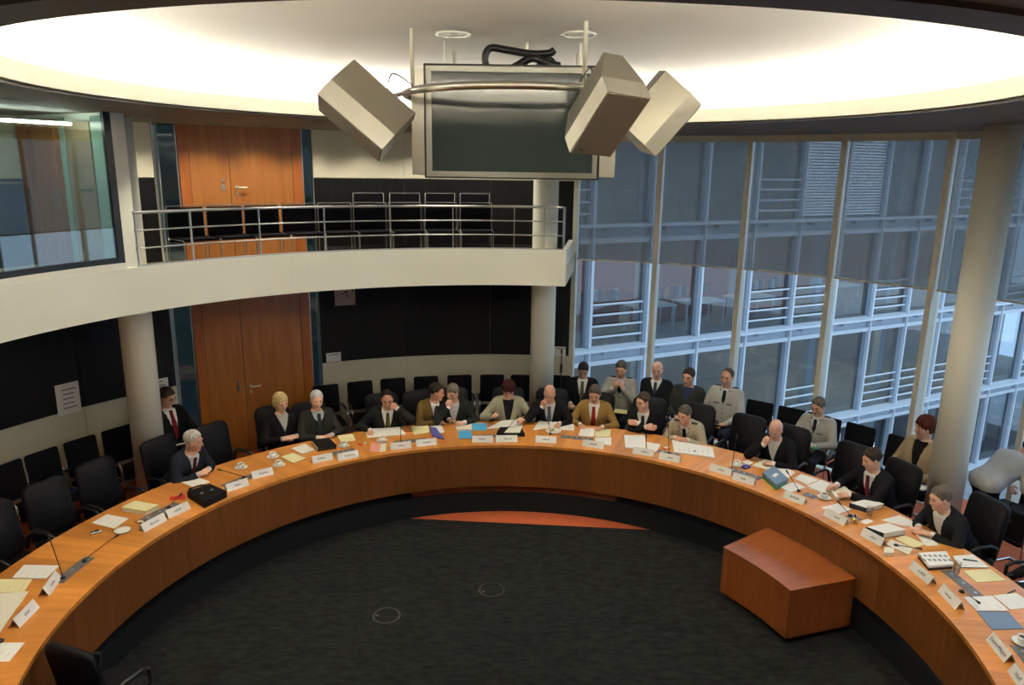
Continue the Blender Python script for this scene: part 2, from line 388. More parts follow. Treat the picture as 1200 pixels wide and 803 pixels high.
# interpreter booth glass
root = thing('window_10', 'glazed booth front flush with the fascia left of the gallery', None); root['kind'] = 'structure'
MB().ring(4.965, 4.98, -124, -61.0, 3.40, 4.93, 50).obj('pane', m_booth_glass, root)
MB().ring(4.95, 5.0, -61.6, -60.7, 3.34, 4.935, 2).obj('frame', m_plastic, root)
MB().ring(4.95, 5.0, -124, -60.7, 3.34, 3.40, 50).obj('frame', m_plastic, root)
struct('wall_booth_sill', 'white parapet under the booth glass', MB().ring(4.945, 5.05, -124, -60.6, 3.2, 3.34, 50), m_white)
m_gg = mat('green_glass_edge', (.30, .44, .36), .25)
for r0, r1 in ((5.05, 5.28), (5.79, 5.88)):
    t = thing('booth_partition', 'pale green glass strip inside the booth, beside the booth door', 'partition', (0, 0, 0), 0, 'green glass strips inside the booth')
    MB().ring(r0, r1, -60.95, -60.65, 3.2, 4.90, 2).obj('strip', m_gg, t)
t = thing('booth_door', 'brown wood door with steel handle inside the booth', 'door')
MB().ring(5.31, 5.77, -60.95, -60.65, 3.2, 4.85, 2).obj('leaf', mat('greyed_wood', (.30, .22, .13), .5), t)
q0 = pos(5.36, -61.4, 4.12); q1 = pos(5.50, -61.4, 4.12); MB().tube([pos(5.36, -60.9, 4.12), q0, q1], .012, 8).obj('handle', m_steel, t)
for r0, r1 in ((5.93, 6.37), (6.48, 6.66)):
    t = thing('booth_cupboard', 'tall cherry wood cupboard inside the booth', 'cupboard', (0, 0, 0), 0, 'cupboards inside the booth')
    MB().ring(r0, r1, -61.3, -60.65, 3.2, 4.88, 2).obj('front', m_door, t); MB().ring(r0 + .03, r0 + .05, -61.45, -61.3, 3.9, 4.1, 2).obj('pull', m_steel, t)
t = thing('booth_screen', 'dark blue partition screen at the back of the booth', 'partition')
MB().ring(6.6, 6.7, -80, -61.6, 3.2, 4.15, 8).obj('fabric', mat('dark_blue_fabric', (.02, .035, .07), .8), t); MB().ring(6.59, 6.71, -80, -61.6, 4.15, 4.18, 8).obj('rail', m_steel, t)
t = thing('booth_lamp', 'linear lamp glowing inside the booth', 'lamp')
MB().ring(5.45, 5.50, -118, -62, 4.80, 4.83, 24).obj('tube', mat('booth_tube', (1, 1, 1), emis=(.95, 1, .93), estr=18), t)
# ================================================================== courtyard building seen through the windows
FA = Vector((1.8, 12.08, 0)); FU = Vector((.8907, .4548, 0)); FRZ = math.atan2(FU.y, FU.x)
m_fac = mat('white_metal_facade', (.62, .66, .70), .45)
m_fac_d = mat('grey_metal_facade', (.36, .41, .47), .45)
m_fglass = glass('facade_glass', (.66, .72, .76), 1.9)
m_int = mat('office_wall', (.40, .36, .33), .8); m_int_red = mat('terracotta_wall', (.46, .11, .04), .8)
m_ol = mat('office_lamp', (1, 1, 1), emis=(1, .85, .6), estr=13)
m_slab = mat('office_ceiling', (.40, .40, .38), .8)
m_slat = mat('venetian_slat', (.90, .92, .94), .5)
bld = thing('courtyard_building', 'pale metal and glass office facade across the courtyard', 'building', FA, FRZ)
PW = 1.71; K0, K1 = -3, 13
def fb(name, s0, s1, y0, y1, z0, z1, m_, par=bld):      # facade-local box, y>0 is behind the glass
    return MB().box(((s0 + s1) / 2, (y0 + y1) / 2, (z0 + z1) / 2), (s1 - s0, y1 - y0, z1 - z0)).obj(name, m_, par)
floors = (-5.98, -2.95, .09, 3.12, 6.15)
S0, S1 = K0 * PW, K1 * PW
for z in floors:
    fb('ledge', S0, S1, -.42, .05, z - .06, z, m_fac)
    fb('edge_beam', S0, S1, -.10, .05, z - .34, z - .06, m_fac_d)
    fb('head_rail', S0, S1, -.16, .05, z - .46, z - .34, m_fac)
    fb('slab', S0, S1, .05, 6.0, z - .3, z - .02, m_slab)
    for k in range(K0, K1):
        fb('bracket', k * PW + .35, k * PW + .43, -.30, -.10, z - .18, z - .06, m_fac_d)
for k in range(K0, K1 + 1):
    fb('post', k * PW - .085, k * PW + .085, -.14, .08, -6, 6.2, m_fac_d)
    fb('post_cover', k * PW - .03, k * PW + .03, -.20, -.14, -6, 6.2, m_fac)
for fi, z in enumerate(floors[:-1]):
    for k in range(K0, K1):
        fb('pane', k * PW + .085, (k + 1) * PW - .085, .0, .015, z, z + 2.57, m_fglass)
    fb('back_wall', S0, S1, 4.6, 4.8, z, z + 2.75, m_int_red if fi == 2 else m_int)
    for k in range(K0, K1, 2):
        fb('added_ceiling_lamp', k * PW + .2, k * PW + 1.5, 2.4, 2.55, z + 2.66, z + 2.70, m_ol)  # strip rows added to brighten the office rooms
        fb('round_post', k * PW + .75, k * PW + 1.0, 1.2, 1.45, z, z + 2.75, m_fac)
rails = {2: (0, 3, 4, 6, 10), 1: (4, 6, 7, 8, 9, 11), 3: (-1, 3, 8, 9)}
for fi, ks in rails.items():
    for k in ks:
        for h in (.22, .50, .78, 1.04):
            fb('guard_bar', k * PW + .09, (k + 1) * PW - .09, -.10, -.07, floors[fi] + h, floors[fi] + h + .045, m_fac)
for k in (4, 5):
    for j in range(30):
        fb('slat', k * PW + .12, (k + 1) * PW - .12, -.06, -.02, 3.2 + j * .082, 3.2 + j * .082 + .05, m_slat)
def fl(s, y, z): return FA + FU * s + Vector((-FU.y, FU.x, 0)) * y + Vector((0, 0, z))
for i, (s, y, z, w) in enumerate(((2.6, .9, .09, 1.3), (4.3, .9, .09, 1.4), (6.2, .9, .09, 1.4), (10.4, 1.4, .09, 1.6), (2.9, 1.5, 3.12, 1.6))):
    t = thing('office_desk', 'white office desk behind the glass of the courtyard building', 'desk', fl(s, y, z), FRZ, 'desks across the courtyard')
    MB().box((0, 0, .73), (w, .7, .04)).obj('desktop', m_slat, t)
    for sx in (-1, 1):
        for sy in (-1, 1): MB().box((sx * (w / 2 - .04), sy * .3, .355), (.04, .04, .71)).obj('leg', m_fac, t)
for i, (s, y, z) in enumerate(((.9, 1.1, -.30), (10.6, 1.2, -.30), (11.4, 2.0, -.30), (9.6, 2.0, -3.3), (2.2, 2.4, 2.75), (12.7, 1.2, -3.4))):
    t = thing('office_lamp', 'lit linear ceiling lamp in the courtyard building', 'lamp', fl(s, y, z), FRZ + .5, 'lit lamps across the courtyard')
    MB().box((0, 0, 0), (.75, .12, .05)).obj('tube', m_ol, t)
m_bin = [mat('binder_%d' % i, c, .6) for i, c in enumerate(((.5, .1, .04), (.08, .1, .3), (.5, .5, .45), (.05, .05, .06), (.55, .3, .05)))]
for i in range(9):
    s = -.3 + i * 1.15
    t = thing('office_shelf', 'low shelf with files behind the courtyard glass', 'shelf', fl(s, 1.7 + .3 * (i % 3), .09), FRZ, 'shelves across the courtyard')
    MB().box((0, 0, .35), (.95, .35, .7)).obj('carcass', m_int_red, t)
    for j in range(6): MB().box((-.36 + j * .14, -.16, .85), (.1, .1, .3)).obj('file', m_bin[(i + j) % 5], t)
struct('ground', 'paved courtyard ground far below the windows', MB().box((12, 14, -6.05), (60, 40, .1)), mat('courtyard_paving', (.33, .34, .35), .9, noise=.2, nscale=1))
# ================================================================== ring table
ZT = .74; RT0, RT1 = 3.75, 4.70
tbl = thing('ring_table', 'large ring shaped conference table with cherry veneer top and apron', 'table')
NS = 20
for i in range(NS):
    a0 = -180 + 4.5 + i * 360 / NS; a1 = a0 + 360 / NS
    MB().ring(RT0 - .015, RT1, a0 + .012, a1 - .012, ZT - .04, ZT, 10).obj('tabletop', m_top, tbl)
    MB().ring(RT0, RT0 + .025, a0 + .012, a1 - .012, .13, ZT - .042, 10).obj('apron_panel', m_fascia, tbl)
    if i % 2 == 0: MB().ring(RT0 + .3, RT0 + .85, a0 + .2, a0 + .7, 0, ZT - .042, 2).obj('leg', m_plastic, tbl)
# podium
m_grey0 = mat('dull_grey', (.10, .10, .10), .6)
pod = thing('wooden_podium', 'wedge shaped cherry wood podium on castors inside the ring', 'podium')
pb = MB().ring(2.935, 3.735, 53.6, 72.3, -.205, .325, 8).obj('body', m_podium, pod)
MB().ring(2.93, 3.738, 53.5, 72.4, .328, .35, 8).obj('top', m_podium, pod)
for r, a in ((3.05, 55.5), (3.62, 55.5), (3.05, 70.8), (3.62, 70.8)):
    c = pos(r, a); mb = MB(); mb.lathe([(.03, -.015), (.03, .015)], (c.x, c.y, -.24), 12, Matrix.Rotation(PI / 2, 3, 'Y')); mb.box((c.x, c.y, -.215), (.02, .05, .02))
    mb.obj('castor', m_chrome, pod)
for i, (x, y) in enumerate(((453, 722), (576, 692))):
    p = pl(x, y, -.27)
    t = thing('floor_outlet', 'round floor outlet cover in the charcoal carpet %s' % ('farther from the red strip' if i == 0 else 'closer to the red strip'), 'floor outlet', (p.x, p.y, -.27), rz=.4 * i)
    MB().lathe([(.15, 0), (.15, .008), (.128, .008), (.128, 0)], n=32).obj('rim', mat('outlet_rim', (.006, .006, .006), .4), t)
    MB().lathe([(.134, 0), (.134, .003), (.001, .003)], n=32).obj('cover', m_black_carpet, t)
    MB().box((-.1, 0, .005), (.03, .015, .004)).obj('lift_tab', m_grey0, t)
# ================================================================== gallery railing
rail = thing('gallery_railing', 'curved steel gallery railing with three horizontal bars', 'railing')
AE = 7.9
def arc(r, a0, a1, z, n=40): return [pos(r, a0 + (a1 - a0) * i / n, z) for i in range(n + 1)]
MB().tube(arc(4.98, -58.9, AE, 3.875, 60), .017, 8).obj('top_rail', m_steel_d, rail, True)
for z in (3.675, 3.475): MB().tube(arc(4.98, -58.9, AE, z, 60), .010, 6).obj('bar', m_steel_d, rail, True)
for a in (-58.7, -51, -41, -31, -20.5, -10.3, -.2, 4.8):
    p = pos(4.98, a); MB().box((p.x, p.y, 3.57), (.012, .035, .60), -math.radians(a)).obj('post', m_steel_d, rail)
MB().ring(4.965, 5.30, AE - .08, AE + .08, 3.30, 3.87, 2).obj('end_plate', m_steel_d, rail)
MB().ring(4.95, 5.02, -58.9, A_WIN - .5, 3.275, 3.285, 50).obj('base_strip', m_steel_d, rail)
t = thing('leaning_pole', 'thin cream pole standing on the gallery beside the door', 'pole', pos(5.6, -51.6, 3.05))
MB().tube([(0, 0, 0), (-.02, .02, 1.89)], .014, 8).obj('shaft', m_mull, t); MB().lathe([(.03, 0), (.03, .01), (.014, .02)], n=10).obj('foot', m_mull, t)
# ================================================================== chairs
def build_swivel():
    t = thing('swivel_chair', '', 'chair'); T = Matrix.Rotation(math.radians(-9), 3, 'X')
    b = MB().rbox((0, -.24, .80), (.50, .60, .07), .10, Matrix.Rotation(math.radians(100), 3, 'X'), 3).obj('backrest', m_leather, t, True)
    MB().rbox((0, .01, .465), (.50, .50, .085), .09, None, 3).obj('seat', m_leather, t, True)
    for s in (-1, 1):
        MB().tube([(s * .25, -.18, .52), (s * .27, -.16, .66), (s * .275, -.08, .70), (s * .275, .10, .695), (s * .27, .17, .66), (s * .285, .16, .54), (s * .23, .08, .45)], .019, 8).obj('armrest', m_plastic, t, True)
    MB().tube([(0, -.23, .55), (0, -.16, .42), (0, 0, .41)], .03, 8).obj('back_bracket', m_plastic, t, True)
    MB().lathe([(.028, .11), (.028, .42)], n=12).obj('gas_column', m_chrome, t, True)
    for k in range(5):
        a = 2 * PI * k / 5 + .3; d = Vector((math.cos(a), math.sin(a), 0))
        lg = MB().tube([d * .02 + Vector((0, 0, .12)), d * .29 + Vector((0, 0, .075))], [.026, .016], 8).obj('leg', m_plastic, t, True)
        MB().lathe([(.028, -.02), (.028, .02)], d * .29 + Vector((0, 0, .029)), 10, Matrix.Rotation(PI / 2, 3, 'Y') if abs(d.x) < .7 else Matrix.Rotation(PI / 2, 3, 'X')).obj('castor', m_plastic, lg, True)
    return t
def build_visitor():
    t = thing('visitor_chair', '', 'chair')
    MB().rbox((0, -.215, .765), (.41, .46, .035), .03, Matrix.Rotation(math.radians(97), 3, 'X'), 2).obj('backrest', m_black, t, True)
    MB().rbox((0, .02, .455), (.405, .46, .05), .04, None, 2).obj('seat', m_black, t, True)
    for s in (-1, 1):
        x = s * .22
        MB().tube([(s * .20, -.225, .80), (s * .21, -.22, .69), (x, -.17, .665), (x, .10, .665), (x, .17, .65), (x, .205, .60), (x, .215, .50), (x, .215, .06), (x, .195, .02), (x, .15, .014), (x, -.24, .014)], .0125, 8).obj('side_frame', m_chrome, t, True)
        MB().rbox((x, -.03, .682), (.042, .24, .016), .015).obj('armrest', m_plastic, t, True)
    MB().tube([(-.22, -.24, .014), (.22, -.24, .014)], .0125, 8).obj('floor_bar', m_chrome, t, True)
    MB().tube([(-.22, .20, .43), (.22, .20, .43)], .0115, 8).obj('seat_bar', m_chrome, t, True)
    return t
m_tube = mat('dull_tube', (.20, .21, .20), .5, .7)
def build_gallery():
    t = thing('gallery_chair', '', 'chair')
    MB().box((0, -.20, .605), (.455, .03, .43)).obj('backrest', m_black, t)
    MB().box((0, .02, .44), (.42, .44, .035)).obj('seat', m_black, t)
    for s in (-1, 1):
        MB().tube([(s * .235, -.2, .0), (s * .235, -.2, .84), (s * .235 * .0, -.2, .84)][:2], .0065, 6).obj('rear_leg', m_tube, t, True)
        MB().tube([(s * .235, .22, .0), (s * .235, .22, .44)], .0065, 6).obj('front_leg', m_tube, t, True)
        MB().tube([(s * .235, -.2, .44), (s * .235, .22, .44)], .006, 6).obj('side_bar', m_tube, t, True)
        MB().lathe([(.001, -.02), (.016, -.012), (.016, .012), (.001, .02)], (s * .235, -.18, .44), 10).obj('cap', m_chrome, t, True)
    MB().tube([(-.235, -.2, .84), (.235, -.2, .84)], .0065, 6).obj('top_bar', m_tube, t, True)
    return t
PROTO = {}
def chair(kind, r, a, label, group=None, turn=0.0, z=0.0, at=None):
    if kind not in PROTO:
        o = PROTO[kind] = {'swivel': build_swivel, 'visitor': build_visitor, 'gallery': build_gallery}[kind]()
    else: o = copy_tree(PROTO[kind])
    p = at or pos(r, a); o.location = (p.x, p.y, z); o.rotation_euler = (0, 0, inward(a) + math.radians(turn))
    tag(o, label, 'chair')
    if group: o['group'] = group
    elif 'group' in o.keys(): del o['group']
    return o
for a in (-79.4, -72.7, -65.6):
    chair('swivel', 4.98, a, 'empty black leather swivel chair at the left arm of the ring table', 'empty swivel chairs at the left arm', turn=random.uniform(-8, 8))
chair('swivel', 4.98, -48.6, 'empty black swivel chair at the table in front of the wooden door', turn=10)
chair('swivel', 5.0, 38.8, 'empty black swivel chair beside the man in tan uniform at the table', turn=-4)
chair('swivel', 5.02, 55.0, 'empty black swivel chair between the bald man and the man turning pages')
chair('swivel', 5.12, 83.0, 'empty black swivel chair past the writing man, by the open blue folder', turn=-6)
p = pl(62, 775, .5); aa = angof(p)
chair('swivel', 0, aa, 'lone black swivel chair standing inside the well against the apron', at=pos(3.32, aa - 1.0), z=-.27, turn=62)
for a in (-69, -65, -60.6, -56.2):
    chair('visitor', 6.08, a, 'empty black armchair against the left wall below the notice', 'armchairs along the left wall')
for a in (-28.2, -23.2, -18.3, -13.3, -8.2, -3.2, 1.5):
    chair('visitor', 6.1, a, 'empty black armchair in the row against the far beige wall', 'armchairs along the far wall')
chair('visitor', 6.15, 7.0, 'empty black armchair beside the middle column, next to the windows')
for a in (36.8, 41.2): chair('visitor', 6.08, a, 'empty black armchair under the windows between two grey uniformed men', 'empty pair between the uniformed men')
for a in (50.3, 55.6): chair('visitor', 6.08, a, 'empty black armchair under the windows beside the woman with the book', 'empty pair beside the woman')
chair('visitor', 6.05, 71.5, 'black armchair under the windows with a black case on its seat')
for a in (-50.5, -45.3, -40.2, -35.0, -29.8, -24.6, -19.3, -13.9, -8.5):
    chair('gallery', 5.45, a + 2.4, 'black seat in the front row behind the gallery railing', 'front row gallery seats', z=3.05)
for a in (-23.4, -18.3, -13.3, -8.3):
    chair('gallery', 6.2, a + 2.4, 'black seat in the rear row on the gallery step', 'rear row gallery seats', z=3.16)
# ================================================================== hanging screen and loudspeakers
tv = thing('hanging_screen', 'large flat screen in a brushed steel housing hung from the ceiling', 'screen', (-.045, 0, 4.75))
MB().box((0.012, .16, 0), (1.53, .30, .77)).obj('housing', m_steel, tv)
mb = MB()
for c, d in (((0, 0, .375), (1.28, .06, .04)), ((0, 0, -.375), (1.28, .06, .04)), ((-.62, 0, 0), (.04, .06, .71)), ((.62, 0, 0), (.04, .06, .71))): mb.box(c, d)
mb.obj('bezel', mat('bezel_steel', (.36, .36, .33), .34, 1.0), tv)
mb = MB()
for c, d in (((0, -.012, .4), (1.30, .075, .012)), ((0, -.012, -.4), (1.30, .075, .012)), ((-.646, -.012, 0), (.012, .075, .81)), ((.646, -.012, 0), (.012, .075, .81))): mb.box(c, d)
mb.obj('outer_frame', m_plastic, tv)
MB().box((0, .0, 0), (1.2, .03, .71)).obj('display', mat('dark_display', (.035, .05, .05), .08, spec=.7), tv)
for x in (-.52, .1, .5): MB().tube([(x, .16, .38), (x, .16, .595)], .004 if x < 0 else .012, 8).obj('hanger', m_steel, tv)
cab = thing('cable_bundle', 'thick black cable loops on top of the hanging screen', 'cable', (0, .16, 5.14))
def cable(pts, r, n=7): 
    P = [Vector(p) for p in pts]; o = []
    for i in range(len(P) - 1):
        p0 = P[max(i - 1, 0)]; p1 = P[i]; p2 = P[i + 1]; p3 = P[min(i + 2, len(P) - 1)]
        for k in range(6):
            t_ = k / 6; o.append(.5 * ((2 * p1) + (p2 - p0) * t_ + (2 * p0 - 5 * p1 + 4 * p2 - p3) * t_**2 + (3 * p1 - p0 - 3 * p2 + p3) * t_**3))
    return o + [P[-1]]
for pts, r in ((((-.24, 0, .0), (-.26, 0, .08), (-.22, .0, .155), (-.1, .0, .145), (.08, 0, .12), (.22, .0, .125), (.26, 0, .15)), .028), (((-.07, -.02, 0), (.0, -.02, .04), (.1, -.03, .085), (.2, -.03, .05), (.3, 0, .035)), .03), (((.12, .05, .0), (.16, .05, .05), (.22, .04, .09), (.27, .04, .045)), .024)):
    MB().tube(cable(pts, r), r, 9).obj('loop', m_plastic, cab, True)
ringo = thing('speaker_ring', 'curved steel pipe ring hung around the screen', 'mount', (0, 0, 4.935))
MB().tube([pos(.83, i * 7.5) for i in range(48)], .026, 10, close=True).obj('pipe', m_steel, ringo, True)
for x, y in ((466, 105), (685, 103)):
    p = pl(x, y, 4.935); p = p.normalized() * 0 + Vector((p.x, p.y, 0)); p = p * (.83 / p.length)
    MB().tube([(p.x, p.y, 0), (p.x, p.y, .40)], .014, 8).obj('pole', m_mull, ringo, True)
for a in (35, -40): 
    p = pos(.83, a); MB().tube([(p.x, p.y, 0), (p.x, p.y, .40)], .014, 8).obj('pole', m_mull, ringo, True)
m_spk = mat('champagne_metal', (.50, .48, .40), .36, .9); m_spk_l = mat('light_metal', (.66, .65, .57), .4, .8); m_grille = mat('bronze_grille', (.17, .14, .105), .5, .4, noise=.3, nscale=300)
def at_depth(x, y, Y):
    d = ray(x, y); return CAM + d * ((Y - CAM.y) / d.y)
def spk(label, cen, fwd, lng, L, W, D, logo=False):
    f = Vector(fwd).normalized(); l = Vector(lng); l = (l - f * l.dot(f)).normalized(); w = f.cross(l)
    t = thing('loudspeaker', label, 'loudspeaker', cen)
    def rect(d, sl, sw): return [l * (L / 2 * sl * a) + w * (W / 2 * sw * b) - f * d for a, b in ((-1, -1), (1, -1), (1, 1), (-1, 1))]
    MB().loft([rect(0, 1, 1), rect(D * .36, 1, 1)][::-1], cap=True).obj('baffle_box', m_spk_l, t)
    MB().loft([rect(D * .36, 1, 1), rect(D, .98, .45)][::-1], cap=True).obj('rear_box', m_spk, t)
    MB().loft([rect(-.008, .97, .95), rect(0, .97, .95)][::-1], cap=True).obj('grille', m_grille, t)
    if logo:
        o = l * L * .40 + w * W * .30 * logo + f * .0095; mb = MB(); a = w * logo
        mb.v = [tuple(o + a * .03 - l * .018), tuple(o - a * .006 + l * .002), tuple(o - a * .03 + l * .012), tuple(o + a * .0 + l * .02)]; mb.face((0, 1, 2, 3)); mb.face((3, 2, 1, 0)); mb.obj('logo', m_plastic, t)
    q = Vector((cen.x, cen.y, 0)); q = q * (.83 / q.length); tgt = Vector((q.x, q.y, 4.935)) - cen
    MB().tube([-f * D * .7, tgt], .014, 8).obj('bracket', m_steel, t)
    MB().tube(cable([-f * D * .9 + l * .05, -f * (D + .08) + Vector((0, 0, .05)), tgt + Vector((0, 0, .03))], .005), .005, 6).obj('cable', m_plastic, t)
    return t
spk('silver loudspeaker hung left of the screen, seen from its side', at_depth(410, 151, -.62), (-.60, -.34, -.72), (.76, 0, -.65), .53, .30, .36)
spk('silver loudspeaker with brown grille before the right screen edge', Vector((.544, -1.064, 4.683)), (.23, -.623, -.747), (-.361, .659, -.66), .505, .301, .341, -1)
spk('silver loudspeaker behind the grilled one, turned towards the windows', at_depth(786, 151, -.05), (.74, .22, -.64), (-.55, 0, -.84), .48, .30, .34)
# ================================================================== wall notices, clock
def notice(label, x, y, w, h, r=RW - .03, lines=3):
    p = cyl(x, y, r); a = angof(p)
    t = thing('paper_notice', label, 'notice', p, inward(a))
    MB().box((0, 0, 0), (w, .004, h)).obj('sheet', m_paper, t)
    for i in range(lines):
        MB().box((random.uniform(-.02, .02), .003, h * (.3 - .6 * i / max(1, lines - 1))), (w * random.uniform(.45, .75), .001, .012)).obj('print_line', mat('ink', (.08, .08, .1), .8), t)
    return t
notice('white paper notice taped to the dark panel of the left wall', 80, 467, .30, .41, lines=5)
notice('white paper notice half hidden behind the left column', 187, 452, .25, .20)
notice('white paper notice right of the ground level door', 391, 419, .24, .16, lines=1)
notice('white paper notice between the middle column and the windows', 656, 412, .20, .17, lines=1)
p = cyl(404, 345, RW - .03); t = thing('wall_clock', 'square pale wall clock under the gallery edge, right of the door', 'clock', p, inward(angof(p)))
MB().box((0, 0, 0), (.33, .03, .36)).obj('face', mat('clock_face', (.42, .33, .30), .6), t)
MB().box((.0, .018, .03), (.12, .004, .012), 0, Matrix.Rotation(.5, 3, 'Y')).obj('hour_hand', m_plastic, t)
MB().box((-.03, .019, -.0), (.015, .004, .12), 0, Matrix.Rotation(.5, 3, 'Y')).obj('minute_hand', m_plastic, t)
MB().lathe([(.018, 0), (.018, .006), (.001, .006)], (-.13, .016, .06), 10, Matrix.Rotation(-PI / 2, 3, 'X')).obj('knob', m_plastic, t)
t = thing('floor_microphone', 'thin black microphone stand beside the middle column', 'microphone', pos(5.9, 7.6))
MB().lathe([(.11, 0), (.11, .015), (.02, .03)], n=14).obj('base', m_plastic, t); MB().tube([(0, 0, .02), (0, 0, 1.5)], .009, 8).obj('stand', m_plastic, t); MB().tube([(0, 0, 1.18), (0, 0, 1.32)], .022, 8).obj('grip', m_plastic, t)
MB().tube([(0, 0, 1.5), (0, .03, 1.56)], .016, 8).obj('head', m_plastic, t)
# ================================================================== people (signed distance bodies meshed as one surface each)
def sn(fn, lo, hi, h):
    lo = np.array(lo, float); hi = np.array(hi, float); n = np.ceil((hi - lo) / h).astype(int) + 1
    ax = [lo[i] + h * np.arange(n[i]) for i in range(3)]
    P = np.stack(np.meshgrid(*ax, indexing='ij'), -1).reshape(-1, 3).astype(np.float32)
    v = fn(P).reshape(n); s = v < 0
    acc = np.zeros(tuple(n - 1) + (3,)); cnt = np.zeros(tuple(n - 1)); quads = []
    for a in range(3):
        s0 = [slice(None)] * 3; s1 = [slice(None)] * 3; s0[a] = slice(0, -1); s1[a] = slice(1, None); s0 = tuple(s0); s1 = tuple(s1)
        c = s[s0] != s[s1]; idx = np.argwhere(c)
        if not len(idx): continue
        v0 = v[s0][c]; v1 = v[s1][c]; p = idx.astype(float); p[:, a] += v0 / (v0 - v1)
        b, c2 = ((1, 2), (2, 0), (0, 1))[a]; cells = []; okall = np.ones(len(idx), bool)
        for db, dc in ((0, 0), (-1, 0), (-1, -1), (0, -1)):
            ci = idx.copy(); ci[:, b] += db; ci[:, c2] += dc
            ok = ((ci >= 0) & (ci <= n - 2)).all(1); okall &= ok
            np.add.at(acc, tuple(ci[ok].T), p[ok]); np.add.at(cnt, tuple(ci[ok].T), 1); cells.append(ci)
        q = np.stack([np.where(okall[:, None], ci, 0) for ci in cells], 1)[okall]; fl = (v0 >= 0)[okall]
        q[fl] = q[fl][:, ::-1]; quads.append(q)
    if not quads: return np.zeros((0, 3)), []
    act = cnt > 0; ids = np.full(act.shape, -1); ids[act] = np.arange(act.sum())
    V = lo + h * acc[act] / cnt[act][:, None]; Q = np.concatenate(quads)
    return V, ids[Q[..., 0], Q[..., 1], Q[..., 2]].tolist()
def cap(P, a, b, ra, rb=None):
    rb = ra if rb is None else rb; a = np.asarray(a, np.float32); b = np.asarray(b, np.float32); ba = b - a; L = float(ba @ ba) + 1e-9
    h = np.clip(((P - a) @ ba) / L, 0, 1)
    return np.linalg.norm(P - a - h[:, None] * ba, axis=1) - (ra + (rb - ra) * h)
def ell(P, c, r):
    r = np.asarray(r, np.float32); q = P - np.asarray(c, np.float32); k0 = np.linalg.norm(q / r, axis=1); k1 = np.linalg.norm(q / (r * r), axis=1) + 1e-6
    return k0 * (k0 - 1) / k1
def smin(a, b, k): 
    h = np.maximum(k - np.abs(a - b), 0) / k; return np.minimum(a, b) - h * h * k * .25
def sun(L, k):
    o = L[0]
    for d in L[1:]: o = smin(o, d, k)
    return o
def rotm(yaw, pitch, roll):
    return np.array(Matrix.Rotation(math.radians(yaw), 3, 'Z') @ Matrix.Rotation(math.radians(-pitch), 3, 'X') @ Matrix.Rotation(math.radians(roll), 3, 'Y'))
def sd_head(Q, fem=0):
    d = smin(ell(Q, (0, -.018, .036), (.076, .097, .090)), ell(Q, (0, .022, -.045), (.059, .070, .085)), .05)
    d = smin(d, ell(Q, (0, .062, -.105), (.026, .026, .022)), .03)
    for s in (-1, 1):
        d = smin(d, ell(Q, (s * .045, .05, -.03), (.022, .03, .03)), .03)
        d = smin(d, cap(Q, (s * .02, .083, .028), (s * .045, .07, .026), .011), .018)
        e = np.linalg.norm(Q - np.array((s * .032, .103, .008), np.float32), axis=1) - .0185
        d = -smin(-d, e, .012)
        d = smin(d, ell(Q, (s * .078, -.005, -.012), (.010, .021, .032)), .012)
    d = smin(d, cap(Q, (0, .086, .012), (0, .106, -.034), .009, .014), .016)
    d = smin(d, ell(Q, (0, .084, -.068), (.024, .012, .012)), .012)
    return d
def hand_caps(curl, spread=1.0, flat=False):
    """capsules in hand space: +Y along fingers, +Z back of hand, +X thumb side"""
    C = [((-.026, .005, 0), (-.030, .08, 0), .013, .013), ((-.009, .0, 0), (-.010, .088, 0), .015, .013), ((.009, .0, 0), (.011, .088, 0), .015, .013), ((.024, .01, 0), (.030, .083, 0), .014, .013)]
    for i, (bx, by, L) in enumerate(((-.031, .080, .060), (-.0105, .088, .072), (.0105, .089, .078), (.031, .084, .070))):
        p = np.array((bx, by, 0.)); ang = 0; dirx = (bx * 1.2) * spread
        for j, f in enumerate((.45, .32, .26)):
            ang += curl * (.75, 1.0, .7)[j] * (1 + .06 * (3 - i))
            d = np.array((dirx * (1 - j * .3), math.cos(ang), -math.sin(ang))); q = p + d * L * f
            C.append((tuple(p), tuple(q), .0092 - .0008 * j, .0086 - .0008 * j)); p = q
    t0 = np.array((.026, .022, -.004)); t1 = np.array((.050, .050, -.018 - .01 * curl)); t2 = np.array((.054 - .012 * curl, .080, -.030 - .012 * curl))
    C += [(tuple(t0), tuple(t1), .013, .011), (tuple(t1), tuple(t2), .0105, .008)]
    return C
SKIN = [mat('skin_%d' % i, c, .5, noise=.12, nscale=14) for i, c in enumerate(((.62, .33, .22), (.68, .38, .27), (.57, .29, .19)))]
def hairm(c): return mat('hair_%.3f_%.3f' % (c[0], c[2]), c, .7, spec=.1, noise=.45, nscale=90, stretch=(1, 1, .25))
def cloth(c): return mat('cloth_%.3f_%.3f_%.3f' % c, c, .9, spec=.08, noise=.18, nscale=90)
m_eye = mat('eye_dark', (.015, .012, .01), .2); m_lip = mat('lips', (.38, .12, .09), .5)
m_shoe = mat('shoe_leather', (.008, .008, .008), .25)
def arm_ik(S, W, l1, l2, pole):
    d = W - S; L = np.linalg.norm(d); 
    if L > (l1 + l2) * .995: W = S + d / L * (l1 + l2) * .995; d = W - S; L = np.linalg.norm(d)
    L = max(L, .06); a = (l1 * l1 - l2 * l2 + L * L) / (2 * L); h = math.sqrt(max(l1 * l1 - a * a, 0)); u = d / L
    p = pole - u * (pole @ u); p /= np.linalg.norm(p) + 1e-9
    return S + u * a + p * h, W
def nrm(v): v = np.asarray(v, float); return v / (np.linalg.norm(v) + 1e-9)
